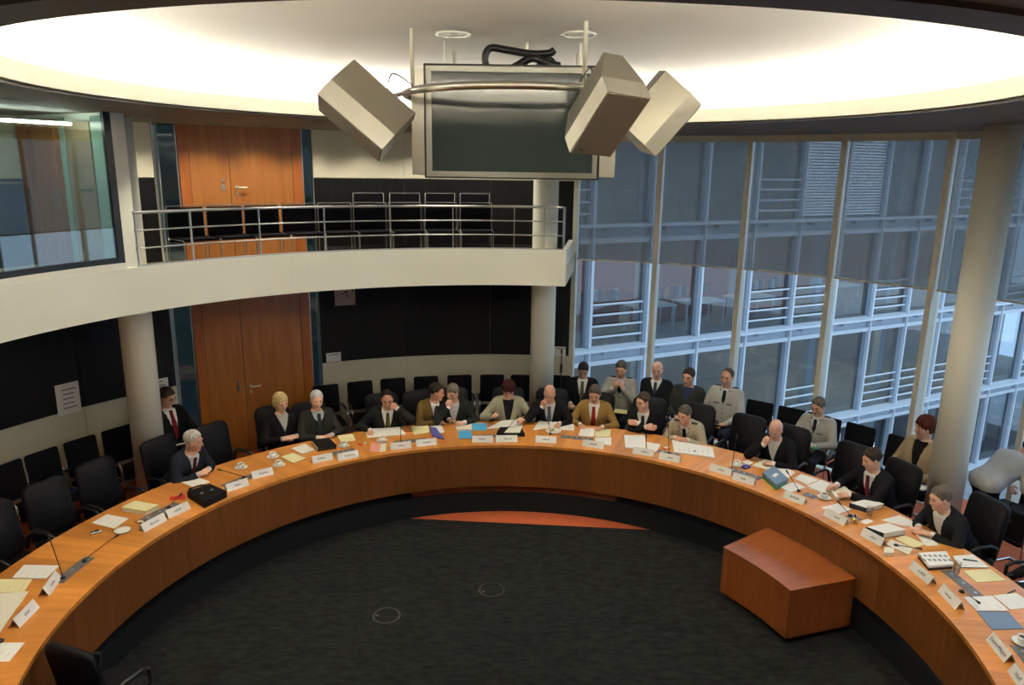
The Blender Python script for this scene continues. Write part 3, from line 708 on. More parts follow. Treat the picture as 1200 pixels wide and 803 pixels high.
def mesh_np(name, V, Fc, mats, parent, mi=None, smooth=True):
    me = bpy.data.meshes.new(name); me.from_pydata(V.tolist(), [], Fc)
    for q in mats: me.materials.append(q)
    if mi is not None: me.polygons.foreach_set('material_index', mi)
    if smooth: me.polygons.foreach_set('use_smooth', [True] * len(Fc))
    me.update(); return link(name, me, parent)
def person(label, r, a, yaw=0, lean=10, side=0, head=(0, 0, 0), hands=None, suit=(.012, .012, .014), shirt=(.75, .75, .75), tie=(.2, .02, .02), hair=('short', (.03, .02, .015)), skin=0,
           trousers=None, glasses=False, legs='sit', seat=.47, uniform=False, vneck=.20, fat=1.0, group=None, stand=False, z0=0, moust=False, sweater=None, trunk=None, size=1.0):
    p = pos(r, a); root = thing('person', label, 'person', (p.x, p.y, z0), inward(a) + math.radians(yaw), group)
    P0 = np.array((0, 0, seat + .10)); T = rotm(0, lean, side)
    if trunk is not None: P0 = np.array(trunk)
    def tl(q): return P0 + T @ np.array(q, float)
    tq = lambda P: ((P - P0.astype(np.float32)) @ T.astype(np.float32))
    NB = tl((0, 0, .50)); Hm = rotm(*head)
    if stand: Hm = T @ Hm
    HC = NB + np.array((0, 0, .075)) * (0 if stand else 1) + T @ np.array((0, .0, .065 + (.075 if stand else 0))) + Hm @ np.array((0, .025, .03))
    hq = lambda P: ((P - HC.astype(np.float32)) @ Hm.astype(np.float32))
    # ---- arms
    arms = []
    for s, key in ((1, 'R'), (-1, 'L')):
        W, hd, hn, curl = hands[key][:4]; pole = np.array(hands[key][4] if len(hands[key]) > 4 else (s * .8, -.35, -.7), float)
        S = tl((s * .178, -.01, .435)); E_, W = arm_ik(S, np.array(W, float), .30, .265, pole)
        y = nrm(hd); zt = np.array(hn, float); x = nrm(np.cross(y, zt)); z_ = np.cross(x, y)
        arms.append((s, S, E_, W, np.stack([x * (-s), y, z_], 1), curl))
    # thumb side: right hand palm down, fingers forward -> thumb points to the left (-x), so x axis is mirrored by s
    def sd_torso(Q, g=0.0):
        return sun([cap(Q, (-.085, 0, .0), (.085, 0, .0), .130 * fat + g), cap(Q, (-.065, .02, .17), (.065, .02, .17), .120 * fat + g), cap(Q, (-.085, .012, .33), (.085, .012, .33), .118 + g),
                    cap(Q, (-.15, -.012, .44), (.15, -.012, .44), .062 + g), cap(Q, (0, -.012, .42), (0, .0, .51), .066 + g * .6)], .10)
    # ---- body: head, neck, hands, hidden trunk: one mesh
    VV = []; FF = []; MI = []; off = 0
    def add(V, Fc, mi):
        nonlocal off
        VV.append(V); FF.extend([[i + off for i in f] for f in Fc]); MI.extend([mi] * len(Fc)); off += len(V)
    hb = HC + Hm @ np.array((0, -.03, -.07))
    fh = lambda P: smin(sd_head(hq(P)), cap(P, NB - T @ np.array((0, 0, .05)), hb, .056, .052), .035)
    add(*sn(fh, np.minimum(HC - .15, NB - .06), np.maximum(HC + .15, NB + .06), .0085), 0)
    add(*sn(lambda P: sd_torso(tq(P), -.02), P0 - .24 - np.abs(T[:, 2]) * .05, P0 + T[:, 2] * .52 + .24, .03), 0)
    for s, S, E_, W, Hd, curl in arms:
        cs = hand_caps(curl)
        def fhand(P, W=W, Hd=Hd, cs=cs, E_=E_, s=s):
            Q = (P - W.astype(np.float32)) @ Hd.astype(np.float32)
            pal = sun([cap(Q, *c) for c in cs[:4]], .02); d = pal
            for i in range(4):
                f = sun([cap(Q, *c) for c in cs[4 + 3 * i:7 + 3 * i]], .006); d = smin(d, f, .008)
            d = smin(d, sun([cap(Q, *c) for c in cs[16:]], .008), .012)
            return smin(d, cap(P, E_ * .4 + W * .6, W, .034, .025), .02)
        add(*sn(fhand, np.minimum(W - .16, W), np.maximum(W + .16, W), .0075), 0)
        add(*sn(lambda P, S=S, E_=E_, W=W: smin(cap(P, S, E_, .045, .038), cap(P, E_, W * .6 + E_ * .4, .038, .033), .03), np.minimum(np.minimum(S, E_), W) - .08, np.maximum(np.maximum(S, E_), W) + .08, .03), 0)
    def blob(c, rr, mi):
        n = 8; mb = MB(); mb.lathe([(max(math.sin(PI * k / 6), .01), -math.cos(PI * k / 6)) for k in range(7)], n=n)
        V = np.array(mb.v) * np.array(rr) + np.array(c); V = HC + V @ Hm.T; add(V, [list(f) for f in mb.f], mi)
    for s in (-1, 1):
        blob((s * .032, .079, .008), (.0145, .0085, .0055), 1); blob((s * .034, .0915, .030), (.020, .0055, .0040), 3)
    blob((0, .0925, -.069), (.024, .006, .0065), 2)
    if moust: blob((0, .098, -.054), (.032, .010, .009), 3)
    hm = hairm(hair[1])
    mesh_np('body', np.concatenate(VV), FF, [SKIN[skin], m_eye, m_lip, hm], root, MI)
    # ---- hair
    kind = hair[0]
    def fhair(P):
        Q = hq(P); base = sd_head(Q)
        x, y, z = Q[:, 0], Q[:, 1], Q[:, 2]
        bmp = .003 * np.sin(x * 210 + y * 90) + .0035 * np.sin(y * 170 + z * 120 + x * 60)
        lo_ = np.interp(y, (-.10, -.05, -.012, .004, .03, .05, .075, .10), (-.085, -.085, -.07, -.012, .012, .052, .078, .085)).astype(np.float32)
        if kind == 'short':
            g = ell(Q, (0, -.020, .040), (.086, .106, .098)) + bmp; return np.maximum(g, (lo_ + x * .10 - z) * .6)
        if kind == 'receding':
            lr = np.interp(y, (-.10, -.05, -.012, .004, .02, .035, .06), (-.085, -.085, -.07, -.012, .02, .085, .14)).astype(np.float32)
            g = ell(Q, (0, -.023, .038), (.084, .104, .095)) + bmp; return np.maximum(g, (lr - z) * .6)
        if kind == 'bald':
            g = ell(Q, (0, -.022, .030), (.083, .102, .09)); cut = np.maximum(z - .035, -.055 + (y + .02) * 2.2 - z); return np.maximum(g, cut * .6)
        if kind == 'bob':
            g = ell(Q, (0, -.025, .030), (.098, .115, .115)) + bmp; g = smin(g, ell(Q, (0, -.045, -.035), (.094, .085, .085)), .04)
            f = np.maximum(np.maximum(y - .035, -(z - .05)), -1); face = ell(Q, (0, .10, -.04), (.062, .075, .095)); return np.maximum(g, -face)
        g = ell(Q, (0, -.02, .055), (.100, .112, .105)) + bmp * 1.6; g = smin(g, ell(Q, (0, -.05, .0), (.088, .07, .085)), .04); face = ell(Q, (0, .105, -.035), (.062, .07, .088)); return np.maximum(g, -face)
    V, Fc = sn(fhair, HC - .17, HC + .19, .0095); mesh_np('hair', V, Fc, [hm], root)
    # ---- jacket
    def opening(Q):
        w = np.clip((Q[:, 2] - vneck) / (.50 - vneck), 0, 1) * .082
        return np.abs(Q[:, 0]) - w, w
    def fjack(P):
        Q = tq(P); d = sd_torso(Q, .016); o, w = opening(Q)
        lap = (o > 0) & (o < .042) & (Q[:, 1] > 0.02) & (Q[:, 2] > vneck) & (Q[:, 2] < .47); d = d - np.where(lap, .007, 0)
        d = np.maximum(d, -np.maximum(o, .0 - Q[:, 1]))
        d = np.maximum(d, -(np.linalg.norm(Q[:, :2] - np.array((0, .01), np.float32), axis=1) - .066 + np.maximum(.46 - Q[:, 2], 0) * 3))
        d = np.maximum(d, Q[:, 2] - .515)
        for s, S, E_, W, Hd, curl in arms:
            sl = smin(cap(P, S, E_, .070, .058), cap(P, E_, W - nrm(W - E_) * .035, .056, .044), .03)
            d = smin(d, sl, .014)
            if uniform: d = np.minimum(d, cap(Q, (s * .085, -.01, .515), (s * .165, -.01, .50), .016))
        return d
    pts = np.stack([P0, tl((0, 0, .52)), tl((.2, 0, .45)), tl((-.2, 0, .45))] + [q for ar in arms for q in (ar[2], ar[3])])
    jm = cloth(suit)
    V, Fc = sn(fjack, pts.min(0) - .19, pts.max(0) + .13, .0145); jk = mesh_np('jacket', V, Fc, [jm], root)
    if uniform:
        for s in (-1, 1):
            c = tl((s * .125, -.01, .525)); MB().box(c, (.08, .028, .012), 0, Matrix(T.tolist())).obj('shoulder_strap', cloth((.05, .05, .055)), jk)
            c = tl((s * .062, .075, .475)); MB().box(c, (.022, .012, .05), 0, Matrix(T.tolist())).obj('collar_patch', cloth((.40, .06, .05)), jk)
    bm = cloth(tuple(q * .45 for q in suit)) if uniform else m_plastic
    for zz in ((.24, .17, .10) if uniform else (vneck - .03,)):
        if zz > .05:
            c = tl((0, .155 if zz > .2 else .162, zz)); MB().rbox(c, (.018, .018, .012), .006, Matrix(T.tolist()) @ Matrix.Rotation(PI / 2, 3, 'X')).obj('button', bm, jk)
    if uniform:
        for s in (-1, 1):
            c = tl((s * .088, .148, .31)); MB().rbox(c, (.085, .026, .014), .006, Matrix(T.tolist()) @ Matrix.Rotation(PI / 2, 3, 'X')).obj('pocket_flap', bm, jk)
    # ---- shirt (or sweater) with collar and cuffs
    def fshirt(P):
        Q = tq(P); d = np.maximum(sd_torso(Q, .004), np.maximum(vneck - .07 - Q[:, 2], Q[:, 2] - .50)); d = np.maximum(d, -Q[:, 1] - .02)
        rr = np.linalg.norm(Q[:, :2] - np.array((0, .004), np.float32), axis=1); col = np.sqrt((rr - .062)**2 + (np.maximum(np.abs(Q[:, 2] - .505 + Q[:, 1] * .25) - .016, 0))**2) - .008
        d = np.minimum(d, col)
        for s, S, E_, W, Hd, curl in arms: d = np.minimum(d, cap(P, W - nrm(W - E_) * .045, W - nrm(W - E_) * .004, .0375, .036))
        return d
    V, Fc = sn(fshirt, pts.min(0) - .17, pts.max(0) + .12, .0135); mesh_np('shirt', V, Fc, [cloth(shirt)], root)
    if sweater:
        fsw = lambda P: (lambda Q: np.maximum(np.maximum(sd_torso(Q, .010), -Q[:, 1]), np.maximum(np.maximum(np.abs(Q[:, 0]) - .12, .08 - Q[:, 2]), Q[:, 2] - .36 - np.abs(Q[:, 0]) * 1.2)))(tq(P))
        V, Fc = sn(fsw, P0 - .2, P0 + T[:, 2] * .5 + .2, .0145); mesh_np('sweater', V, Fc, [cloth(sweater)], root)
    if tie:
        def ftie(P):
            Q = tq(P); w = .024 + np.clip(.46 - Q[:, 2], 0, .3) * .06; w = np.where(Q[:, 2] > .455, .022, w)
            return np.maximum(np.maximum(sd_torso(Q, np.where(Q[:, 2] > .455, .022, .014)), np.abs(Q[:, 0]) - w), np.maximum(np.maximum(vneck - .02 - Q[:, 2], Q[:, 2] - .49), .02 - Q[:, 1]))
        V, Fc = sn(ftie, tl((0, .05, vneck)) - .16, tl((0, .05, .49)) + .12, .010)
        if len(Fc): mesh_np('tie', V, Fc, [cloth(tie)], root)
    # ---- legs
    tm = cloth(trousers or suit)
    LG = []
    for s in (1, -1):
        if legs == 'sit': h, k, an, toe = P0 + (s * .09, .0, -.02), np.array((s * .12, .43, seat + .055)), np.array((s * .12, .42, .10)), np.array((s * .13, .58, .035))
        elif legs == 'cross': 
            h = P0 + (s * .09, 0, -.02)
            if s == 1: k, an, toe = np.array((.10, .44, seat + .06)), np.array((.12, .40, .10)), np.array((.13, .56, .035))
            else: k, an, toe = np.array((.0, .44, seat + .17)), np.array((.20, .62, seat - .10)), np.array((.26, .76, seat - .16))
        else: h, k, an, toe = P0 + (s * .09, 0, -.04), np.array((s * .10, .03, .50)), np.array((s * .11, -.03, .09)), np.array((s * .13, .13, .035))
        LG.append((h, k, an, toe))
    def fleg(P): return sun([smin(cap(P, h, k, .092, .070), cap(P, k, an, .068, .050), .03) for h, k, an, toe in LG] + [cap(P, LG[0][0], LG[1][0], .115)], .03)
    lp = np.stack([q for l_ in LG for q in l_[:3]]); V, Fc = sn(fleg, lp.min(0) - .14, lp.max(0) + .14, .021); mesh_np('trousers', V, Fc, [tm], root)
    for h, k, an, toe in LG:
        heel = an + nrm(an - k) * .06; V, Fc = sn(lambda P: sun([cap(P, heel, toe, .040, .034), cap(P, an, heel, .038)], .03), np.minimum(np.minimum(heel, toe), an) - .07, np.maximum(np.maximum(heel, toe), an) + .07, .014); mesh_np('shoe', V, Fc, [m_shoe], root)
    if glasses:
        mb = MB()
        for s in (-1, 1):
            c = HC + Hm @ np.array((s * .033, .098, .004)); ring_ = [Vector(HC + Hm @ np.array((s * .033 + .024 * math.cos(t_), .100, .004 + .017 * math.sin(t_)))) for t_ in np.linspace(0, 2 * PI, 12, False)]
            mb.tube(ring_, .0022, 5, close=True); mb.tube([Vector(HC + Hm @ np.array((s * .057, .098, .008))), Vector(HC + Hm @ np.array((s * .080, .0, .004)))], .0022, 5)
        mb.tube([Vector(HC + Hm @ np.array((-.009, .103, .006))), Vector(HC + Hm @ np.array((.009, .103, .006)))], .0022, 5); mb.obj('glasses', m_plastic, root)
    root.scale = (size, size, size)
    return root
# hand presets: (wrist, direction, back-of-hand normal, curl[, elbow pole]); ty = local y of the table edge, table at .74
def H_table(s, x, y, inward_=.5, curl=.25, z=.772): return ((s * x, y, z), (-s * inward_, 1, -.05), (0, .1, 1), curl)
def H_clasp(y, z=.785): return {'R': ((.085, y, z), (-1, .35, .05), (.25, .3, 1), .75), 'L': ((-.085, y - .01, z), (1, .35, .05), (-.25, .3, 1), .75)}
def H_lap(s, x=.10, y=.27, z=.66): return ((s * x, y, z), (-s * .7, .7, -.15), (0, .2, 1), .4)
G1 = 'people seated at the ring table'; G2 = 'people seated under the windows'
WHITE = (.72, .72, .72); BLK = (.011, .011, .013); UNI = (.34, .34, .31); UNI2 = (.40, .35, .26)
SR = 4.92        # usual seat radius; table edge is then .22 in front
def sitter(label, a, sr=SR, ch='black swivel chair occupied at the ring table', **k):
    p = person(label, sr, a, group=G1, **k)
    chair('swivel', sr + .03, a, 'black swivel chair under the %s' % ch, turn=k.get('yaw', 0))
    return p
def looker(label, a, sr=6.04, ch='', **k):
    p = person(label, sr, a, group=G2, **k)
    chair('visitor', sr + .02, a, 'black armchair under the %s' % ch, turn=k.get('yaw', 0) * .3)
    return p
hc = H_clasp(.40)
sitter('person in dark blue suit with grey hair leaning on clasped hands beside the briefcase', -56.2, 4.98, 'grey haired man with clasped hands', lean=30, head=(26, 10, 0), hands=H_clasp(.44), suit=(.020, .023, .034), tie=(.09, .015, .02), shirt=(.5, .5, .52), hair=('short', (.50, .48, .44)), skin=1, yaw=10)
person('person in black suit with red tie reading papers behind the left column', 6.12, -50.6, yaw=8, lean=-4, head=(22, 22, 0), hands={'R': H_lap(1, .06, .36, .66), 'L': H_lap(-1, .14, .36, .68)}, suit=BLK, tie=(.17, .012, .018), hair=('short', (.05, .035, .025)), glasses=True, size=1.06, legs='cross', vneck=.06)
chair('visitor', 6.12, -50.6, 'black armchair under the reader with the red tie')
sitter('person with blond bob in black jacket sitting back with hands joined', -39.0, 5.12, 'blond person in black', lean=2, head=(6, 12, 0), hands={'R': ((.10, .30, .80), (-1, .25, .1), (0, .4, 1), .5), 'L': ((-.09, .31, .80), (1, .2, .1), (0, .4, 1), .5)}, suit=(.009, .009, .010), shirt=(.4, .38, .35), tie=None, hair=('bob', (.55, .42, .20)), skin=1, vneck=.27)
sitter('person with white hair in dark green jacket and dark sweater at the table', -33.8, 5.0, 'white haired man in the green jacket', lean=6, head=(-8, 6, -5), hands={'R': ((.10, .36, .78), (-1, .3, 0), (0, .2, 1), .4), 'L': ((-.10, .36, .785), (1, .3, 0), (0, .2, 1), .4)}, suit=(.026, .028, .022), shirt=(.45, .5, .52), tie=(.03, .035, .045), sweater=(.010, .011, .012), hair=('short', (.66, .65, .62)), skin=1, vneck=.12)
sitter('person in dark suit with receding hair holding a hand over the mouth', -22.3, 4.94, 'man covering his mouth', lean=24, head=(-6, 20, 0), hands={'R': ((.27, .38, .775), (.1, 1, -.1), (0, .1, 1), .3), 'L': ((-.13, .33, 1.05), (.75, .05, .6), (-.2, 1, .3), .7, (-.9, .2, -.8))}, suit=(.017, .019, .017), tie=(.11, .10, .02), hair=('receding', (.025, .018, .014)), skin=2, vneck=.10, yaw=-4)
sitter('person in olive brown jacket turned to the neighbour on the side of the blue folders', -15.2, 4.96, 'man in the olive jacket', lean=20, side=-6, head=(52, 10, 0), hands={'R': ((.02, .36, .79), (-1, .25, .0), (0, .2, 1), .5), 'L': ((-.20, .35, .785), (-.5, .8, .0), (0, .1, 1), .6)}, suit=(.115, .070, .022), tie=(.06, .03, .03), hair=('short', (.035, .025, .018)), skin=2, yaw=18)
sitter('person in dark suit resting the chin on a fist by the blue folders', -10.4, 4.98, 'man resting his chin', lean=22, side=0, head=(-30, 22, 0), hands={'R': ((.075, .37, 1.00), (-.15, -.12, 1), (.1, 1, .1), 1.25, (.7, .4, -.9)), 'L': ((-.15, .42, .785), (.9, .4, 0), (0, .1, 1), .8)}, suit=(.019, .021, .019), tie=None, hair=('short', (.17, .14, .11)), skin=1, vneck=.16, fat=1.1, yaw=-4)
sitter('person with dark red hair in pale green jacket turning newspaper pages', -.8, 4.95, 'reader with dark red hair', lean=14, head=(0, 32, 0), hands={'R': ((.22, .37, .86), (-.1, .8, .5), (.6, -.3, .6), .6), 'L': ((-.21, .40, .83), (.3, .9, .2), (-.3, .2, 1), .6)}, suit=(.34, .32, .23), shirt=(.012, .012, .014), tie=None, hair=('full', (.055, .014, .012)), skin=1, vneck=.05)
sitter('person in black suit with bald head covering the face with one hand', 6.6, 4.97, 'bald man covering his face', lean=22, head=(-6, 28, 0), hands={'R': ((.10, .37, 1.01), (-.5, .15, 1), (.2, 1, .2), .9, (.9, .3, -.8)), 'L': ((-.16, .42, .785), (.3, 1, 0), (0, .1, 1), .6)}, suit=BLK, tie=(.10, .12, .18), hair=('bald', (.30, .27, .24)), skin=2, vneck=.06, fat=1.08)
sitter('person in tan jacket with red tie and moustache looking down at notes', 14.5, 4.95, 'man in the tan jacket', lean=14, head=(2, 24, 0), hands={'R': H_table(1, .17, .34, .7, .5), 'L': H_table(-1, .15, .36, .7, .5)}, suit=(.24, .145, .045), tie=(.22, .018, .02), hair=('short', (.10, .08, .065)), skin=2, moust=True, vneck=.08)
sitter('person in black suit with glasses and folded arms looking aside', 23.1, 4.97, 'man with folded arms', lean=22, head=(-36, 10, 0), hands={'R': ((-.06, .31, .84), (-1, .15, .1), (.0, 1, .35), .4, (.8, -.1, -.8)), 'L': ((.06, .28, .87), (1, .2, .1), (0, 1, .35), .4, (-.8, -.1, -.8))}, suit=BLK, tie=(.03, .03, .035), hair=('short', (.07, .05, .04)), glasses=True, skin=1, vneck=.22, yaw=4)
sitter('person in tan uniform jacket with red collar patches leaning on clasped hands', 30.8, 5.02, 'officer in tan uniform', lean=36, head=(-14, 18, 0), hands=H_clasp(.43), suit=UNI2, shirt=(.55, .5, .4), tie=(.012, .012, .013), hair=('short', (.10, .085, .07)), uniform=True, skin=2, vneck=.30, trousers=(.03, .03, .035))
sitter('person in black suit with bald head and hand on chin behind the folder stack', 45.8, 4.97, 'bald man behind the folders', lean=22, head=(8, 30, 0), hands={'R': ((.08, .36, .98), (-.4, -.1, 1), (.1, 1, .1), 1.0, (.8, .3, -.9)), 'L': ((-.10, .42, .785), (.9, .4, 0), (0, .1, 1), .7)}, suit=BLK, tie=None, hair=('bald', (.60, .57, .53)), skin=1, vneck=.22, fat=1.08)
sitter('person in black suit with red tie turning the pages of a thick document', 61.6, 4.97, 'man turning document pages', lean=20, head=(-16, 18, 0), hands={'R': ((.20, .50, .83), (.1, 1, -.1), (.2, 0, 1), .5), 'L': ((-.02, .52, .80), (.5, .9, 0), (-.3, .2, 1), .6)}, suit=BLK, tie=(.16, .02, .03), hair=('short', (.05, .035, .025)), skin=1, yaw=-8, vneck=.12)
sitter('person in black suit with greying hair writing beside the right column', 73.2, 4.98, 'writing man beside the column', lean=32, head=(-12, 14, 0), hands={'R': ((.10, .45, .785), (-.5, .8, -.1), (.2, .1, 1), .8), 'L': ((-.08, .44, .785), (.8, .6, 0), (0, .1, 1), .5)}, suit=(.014, .016, .018), tie=None, hair=('short', (.15, .125, .10)), skin=1, yaw=-4, vneck=.18)
# second row under the windows
looker('person in black suit with dark folder on the lap next to the middle column', 11.0, ch='man with the grey folder', lean=4, head=(4, 28, 0), hands={'R': ((.17, .25, .70), (-.3, 1, -.1), (0, .2, 1), .5), 'L': H_lap(-1, .12, .30, .70)}, suit=BLK, tie=(.11, .10, .06), hair=('short', (.045, .032, .025)), vneck=.06)
looker('person in grey uniform jacket holding both hands up before the chin', 16.9, ch='officer with raised hands', size=1.05, lean=4, head=(-4, 16, 0), hands={'R': ((.09, .25, .97), (-.5, .1, 1), (.8, .6, .2), .9), 'L': ((-.07, .25, .97), (.5, .1, 1), (-.8, .6, .2), .9)}, suit=UNI, shirt=(.5, .52, .55), tie=(.012, .012, .013), hair=('short', (.10, .09, .08)), uniform=True, trousers=(.02, .022, .03), vneck=.30)
looker('person in black suit with bald forehead and folded arms under the windows', 22.3, ch='balding man with folded arms', size=1.05, lean=0, head=(4, 8, 0), hands={'R': ((-.05, .28, .80), (-1, .15, .1), (.0, 1, .35), .4, (.8, -.1, -.8)), 'L': ((.05, .25, .84), (1, .2, .1), (0, 1, .35), .4, (-.8, -.1, -.8))}, suit=(.012, .013, .016), tie=(.05, .06, .08), hair=('bald', (.12, .09, .07)), skin=1, vneck=.30, seat=.50)
looker('person in dark grey jacket with blue shirt holding white paper on the lap', 27.2, ch='man in the blue shirt', size=1.05, lean=4, head=(-10, 8, 0), hands={'R': H_lap(1, .09, .30, .68), 'L': H_lap(-1, .08, .30, .68)}, suit=(.034, .036, .032), shirt=(.03, .045, .10), tie=None, hair=('short', (.05, .035, .025)), vneck=.30)
looker('person in pale grey uniform jacket with booklet on the lap by the window post', 32.7, ch='balding officer with the booklet', size=1.07, lean=0, head=(-6, 4, 0), hands={'R': H_lap(1, .16, .30, .68), 'L': H_lap(-1, .12, .32, .69)}, suit=(.42, .42, .38), shirt=(.5, .52, .55), tie=(.012, .012, .013), hair=('receding', (.10, .08, .065)), uniform=True, trousers=(.025, .03, .042), vneck=.30, seat=.51)
looker('person in grey uniform jacket holding a green folder and paper', 46.0, ch='officer with the green folder', lean=6, head=(-10, 20, 0), hands={'R': H_lap(1, .12, .32, .72), 'L': H_lap(-1, .10, .34, .73)}, suit=(.38, .37, .33), shirt=(.5, .52, .55), tie=(.012, .012, .013), hair=('short', (.14, .12, .10)), uniform=True, trousers=(.025, .028, .035), vneck=.30, moust=True)
looker('person with red brown hair in beige jacket beside the right column, book on lap', 59.6, ch='person in the beige jacket', size=1.07, lean=2, head=(-30, 6, 0), hands={'R': H_lap(1, .12, .30, .68), 'L': H_lap(-1, .12, .30, .68)}, suit=(.33, .25, .15), shirt=BLK, tie=None, hair=('full', (.10, .025, .012)), skin=1, vneck=.06, trousers=(.012, .012, .014), yaw=-4)
looker('person in dark clothes with crossed legs at the right end of the window row', 79.0, ch='cross legged person at the row end', lean=0, head=(0, 4, 0), hands={'R': H_lap(1, .12, .30, .68), 'L': H_lap(-1, .12, .30, .68)}, suit=(.03, .03, .035), hair=('short', (.06, .05, .04)), legs='cross')
person('person in light grey jacket bending forward beside the right column with a white folder', 6.08, 67.3, yaw=166, size=.94, lean=52, fat=.92, head=(0, -10, 0), stand=True, legs='stand', trunk=(0, -.06, .98), hands={'R': ((.22, .46, .80), (0, .3, -1), (1, .1, 0), .9, (.4, -1, .3)), 'L': ((-.2, .50, .82), (0, .4, -1), (-1, .1, 0), .6, (-.4, -1, .3))}, suit=(.42, .42, .40), shirt=(.6, .6, .6), tie=None, hair=('short', (.035, .028, .022)), trousers=(.012, .013, .016), vneck=.30)
# ================================================================== things on the table
m_yel = mat('yellow_paper', (.74, .68, .38), .8); m_cream = mat('cream_paper', (.72, .69, .56), .8); m_pink = mat('pink_paper', (.72, .30, .24), .8)
m_blue = mat('sky_blue_card', (.07, .36, .62), .6); m_purple = mat('violet_card', (.07, .07, .28), .6); m_slate = mat('slate_blue_card', (.14, .21, .32), .6)
m_navy = mat('navy_cover', (.018, .024, .05), .5); m_blackc = mat('black_cover', (.010, .010, .010), .45); m_brownc = mat('dark_brown_box', (.045, .016, .012), .5)
m_redc = mat('bright_red', (.62, .03, .03), .5); m_green = mat('green_card', (.05, .22, .10), .7); m_grey = mat('grey_console', (.16, .16, .165), .5, .3); m_china = mat('white_china', (.80, .79, .74), .2)
m_ink = mat('faint_print', (.26, .26, .28), .8); m_card = mat('name_card', (.74, .75, .74), .7); m_brass = mat('brass', (.65, .42, .14), .25, 1.0)
m_clear = glass('drinking_glass', (.94, .95, .95), 1.2)
def table_quad(px, th, base=ZT):
    """four photo pixels (top face corners) -> corners on the table; returns (centre, bottom, top) in local space"""
    T_ = [pl(x, y, base + th) for x, y in px]
    c = sum(T_, Vector()) / 4
    # ccw order
    T_.sort(key=lambda q: math.atan2(q.y - c.y, q.x - c.x))
    top = [q - c for q in T_]; return Vector((c.x, c.y, base)), [Vector((q.x, q.y, 0)) for q in top], [Vector((q.x, q.y, th)) for q in top]
def ink_lines(t, top, n, m_=m_ink, w=(.35, .8)):
    u = top[1] - top[0]; v = top[3] - top[0]
    if u.length > v.length: o, u, v = top[1], (top[2] - top[1]), (top[0] - top[1])
    else: o = top[0]
    mb = MB()
    for i in range(n):
        f = .15 + .7 * i / max(1, n - 1); a = o + v * f + u * .12 + Vector((0, 0, .0008)); b = a + u * random.uniform(*w) * .8; h = v * .007
        mb.quad(a, b, b + h, a + h)
    mb.obj('print_lines', m_, t)
def sheet(label, px, th=.004, m_=None, lines=4, name='paper_sheet', cat='paper', base=ZT, under=None):
    c, b, tp = table_quad(px, th, base); t = thing(name, label, cat, c)
    if under:            # coloured lower leaves
        k = .55; mid = [q * (1 - k) + r * k for q, r in zip(b, tp)]; MB().hexa([q * .985 for q in b] + [q.copy() * .985 for q in mid]).obj('lower_leaves', under, t)
        MB().hexa(mid + tp).obj('top_leaf', m_ or m_paper, t)
    else: MB().hexa(b + tp).obj('leaves' if th > .006 else 'leaf', m_ or m_paper, t)
    if lines: ink_lines(t, tp, lines)
    return t
def binder(label, px, th, cover, page=None):
    c, b, tp = table_quad(px, th); t = thing('ring_binder', label, 'binder', c)
    MB().hexa(b + [Vector((q.x, q.y, .004)) for q in b]).obj('lower_cover', cover, t)
    MB().hexa([Vector((q.x * .94, q.y * .94, .005)) for q in b] + [Vector((q.x * .94, q.y * .94, th - .005)) for q in b]).obj('pages', m_cream, t)
    MB().hexa([Vector((q.x, q.y, th - .004)) for q in b] + tp).obj('upper_cover' if not page else 'top_sheet', page or cover, t)
    i = min(range(4), key=lambda k: (b[k] + b[(k + 1) % 4]).dot(Vector((c.x, c.y, 0)))); A, B_ = b[i], b[(i + 1) % 4]; n_ = (A + B_).normalized() * .006
    MB().hexa([A, B_, B_ + n_, A + n_] + [q + Vector((0, 0, th)) for q in (A, B_, B_ + n_, A + n_)]).obj('spine', cover, t)
    return t
# ---- papers
sheet('white paper stack beside the two microphones at the left end of the table', ((28, 662), (69, 662.8), (54, 677.7), (14, 677.3)), .010)
sheet('yellow sheet beside the white stack at the left end of the table', ((-8, 679), (38, 678.7), (28, 694), (-14, 695)), .004, m_yel, 3)
sheet('large cream sheet with a pen mark at the left end of the table', ((-20, 697), (33.6, 693), (0, 741), (-55, 746)), .004, m_cream, 5)
sheet('white form with printed lines, last sheet before the well chair', ((-25, 754), (29, 753), (11, 775), (-42, 776)), .004, m_paper, 5)
sheet('white sheet lying next to the small grey phone', ((125, 602.7), (150.6, 607.5), (134.4, 619.4), (107.5, 612.9)))
sheet('yellow topped paper pile on a red folder near the left armchairs', ((158, 586.5), (186, 591.9), (170.6, 599), (142.5, 594.4)), .05, m_yel, 2, 'paper_pile', under=m_paper)
sheet('white sheet in front of the man with clasped hands, beside the briefcase', ((227.5, 558), (245.6, 564.4), (228.8, 571.9), (211, 564.4)), lines=2)
sheet('pale yellow folder between the coffee cups and the white pad', ((344, 530.6), (358.8, 537), (343.8, 542.5), (328.8, 535.6)), .012, m_yel, 2, 'paper_folder', 'folder', under=m_grey)
sheet('white writing pad in front of the blond person', ((357.6, 520), (368.5, 526.8), (354.4, 531.7), (341.4, 525.2)), .015)
binder('black ring binder in front of the white haired man', ((364.7, 515.5), (385.3, 512.8), (394, 521.4), (372.3, 524.7)), .055, m_blackc)
sheet('pale yellow sheet between the black binder and a saucer', ((395.5, 510.6), (413.4, 508.4), (416.7, 516), (399.3, 518.4)), .004, m_yel, 3)
sheet('pink sheet of paper near a white saucer', ((436, 519), (445, 518.7), (444, 530), (433, 529)), .003, m_pink, 0)
sheet('small white slip overlapping beside the pink sheet', ((446, 519.5), (453, 519.2), (452, 529), (445, 530)), .003, m_cream, 2)
sheet('spread of white papers before the man covering his mouth', ((427, 502.8), (467.8, 500.5), (476, 508.7), (431, 512.8)), .012, m_paper, 6)
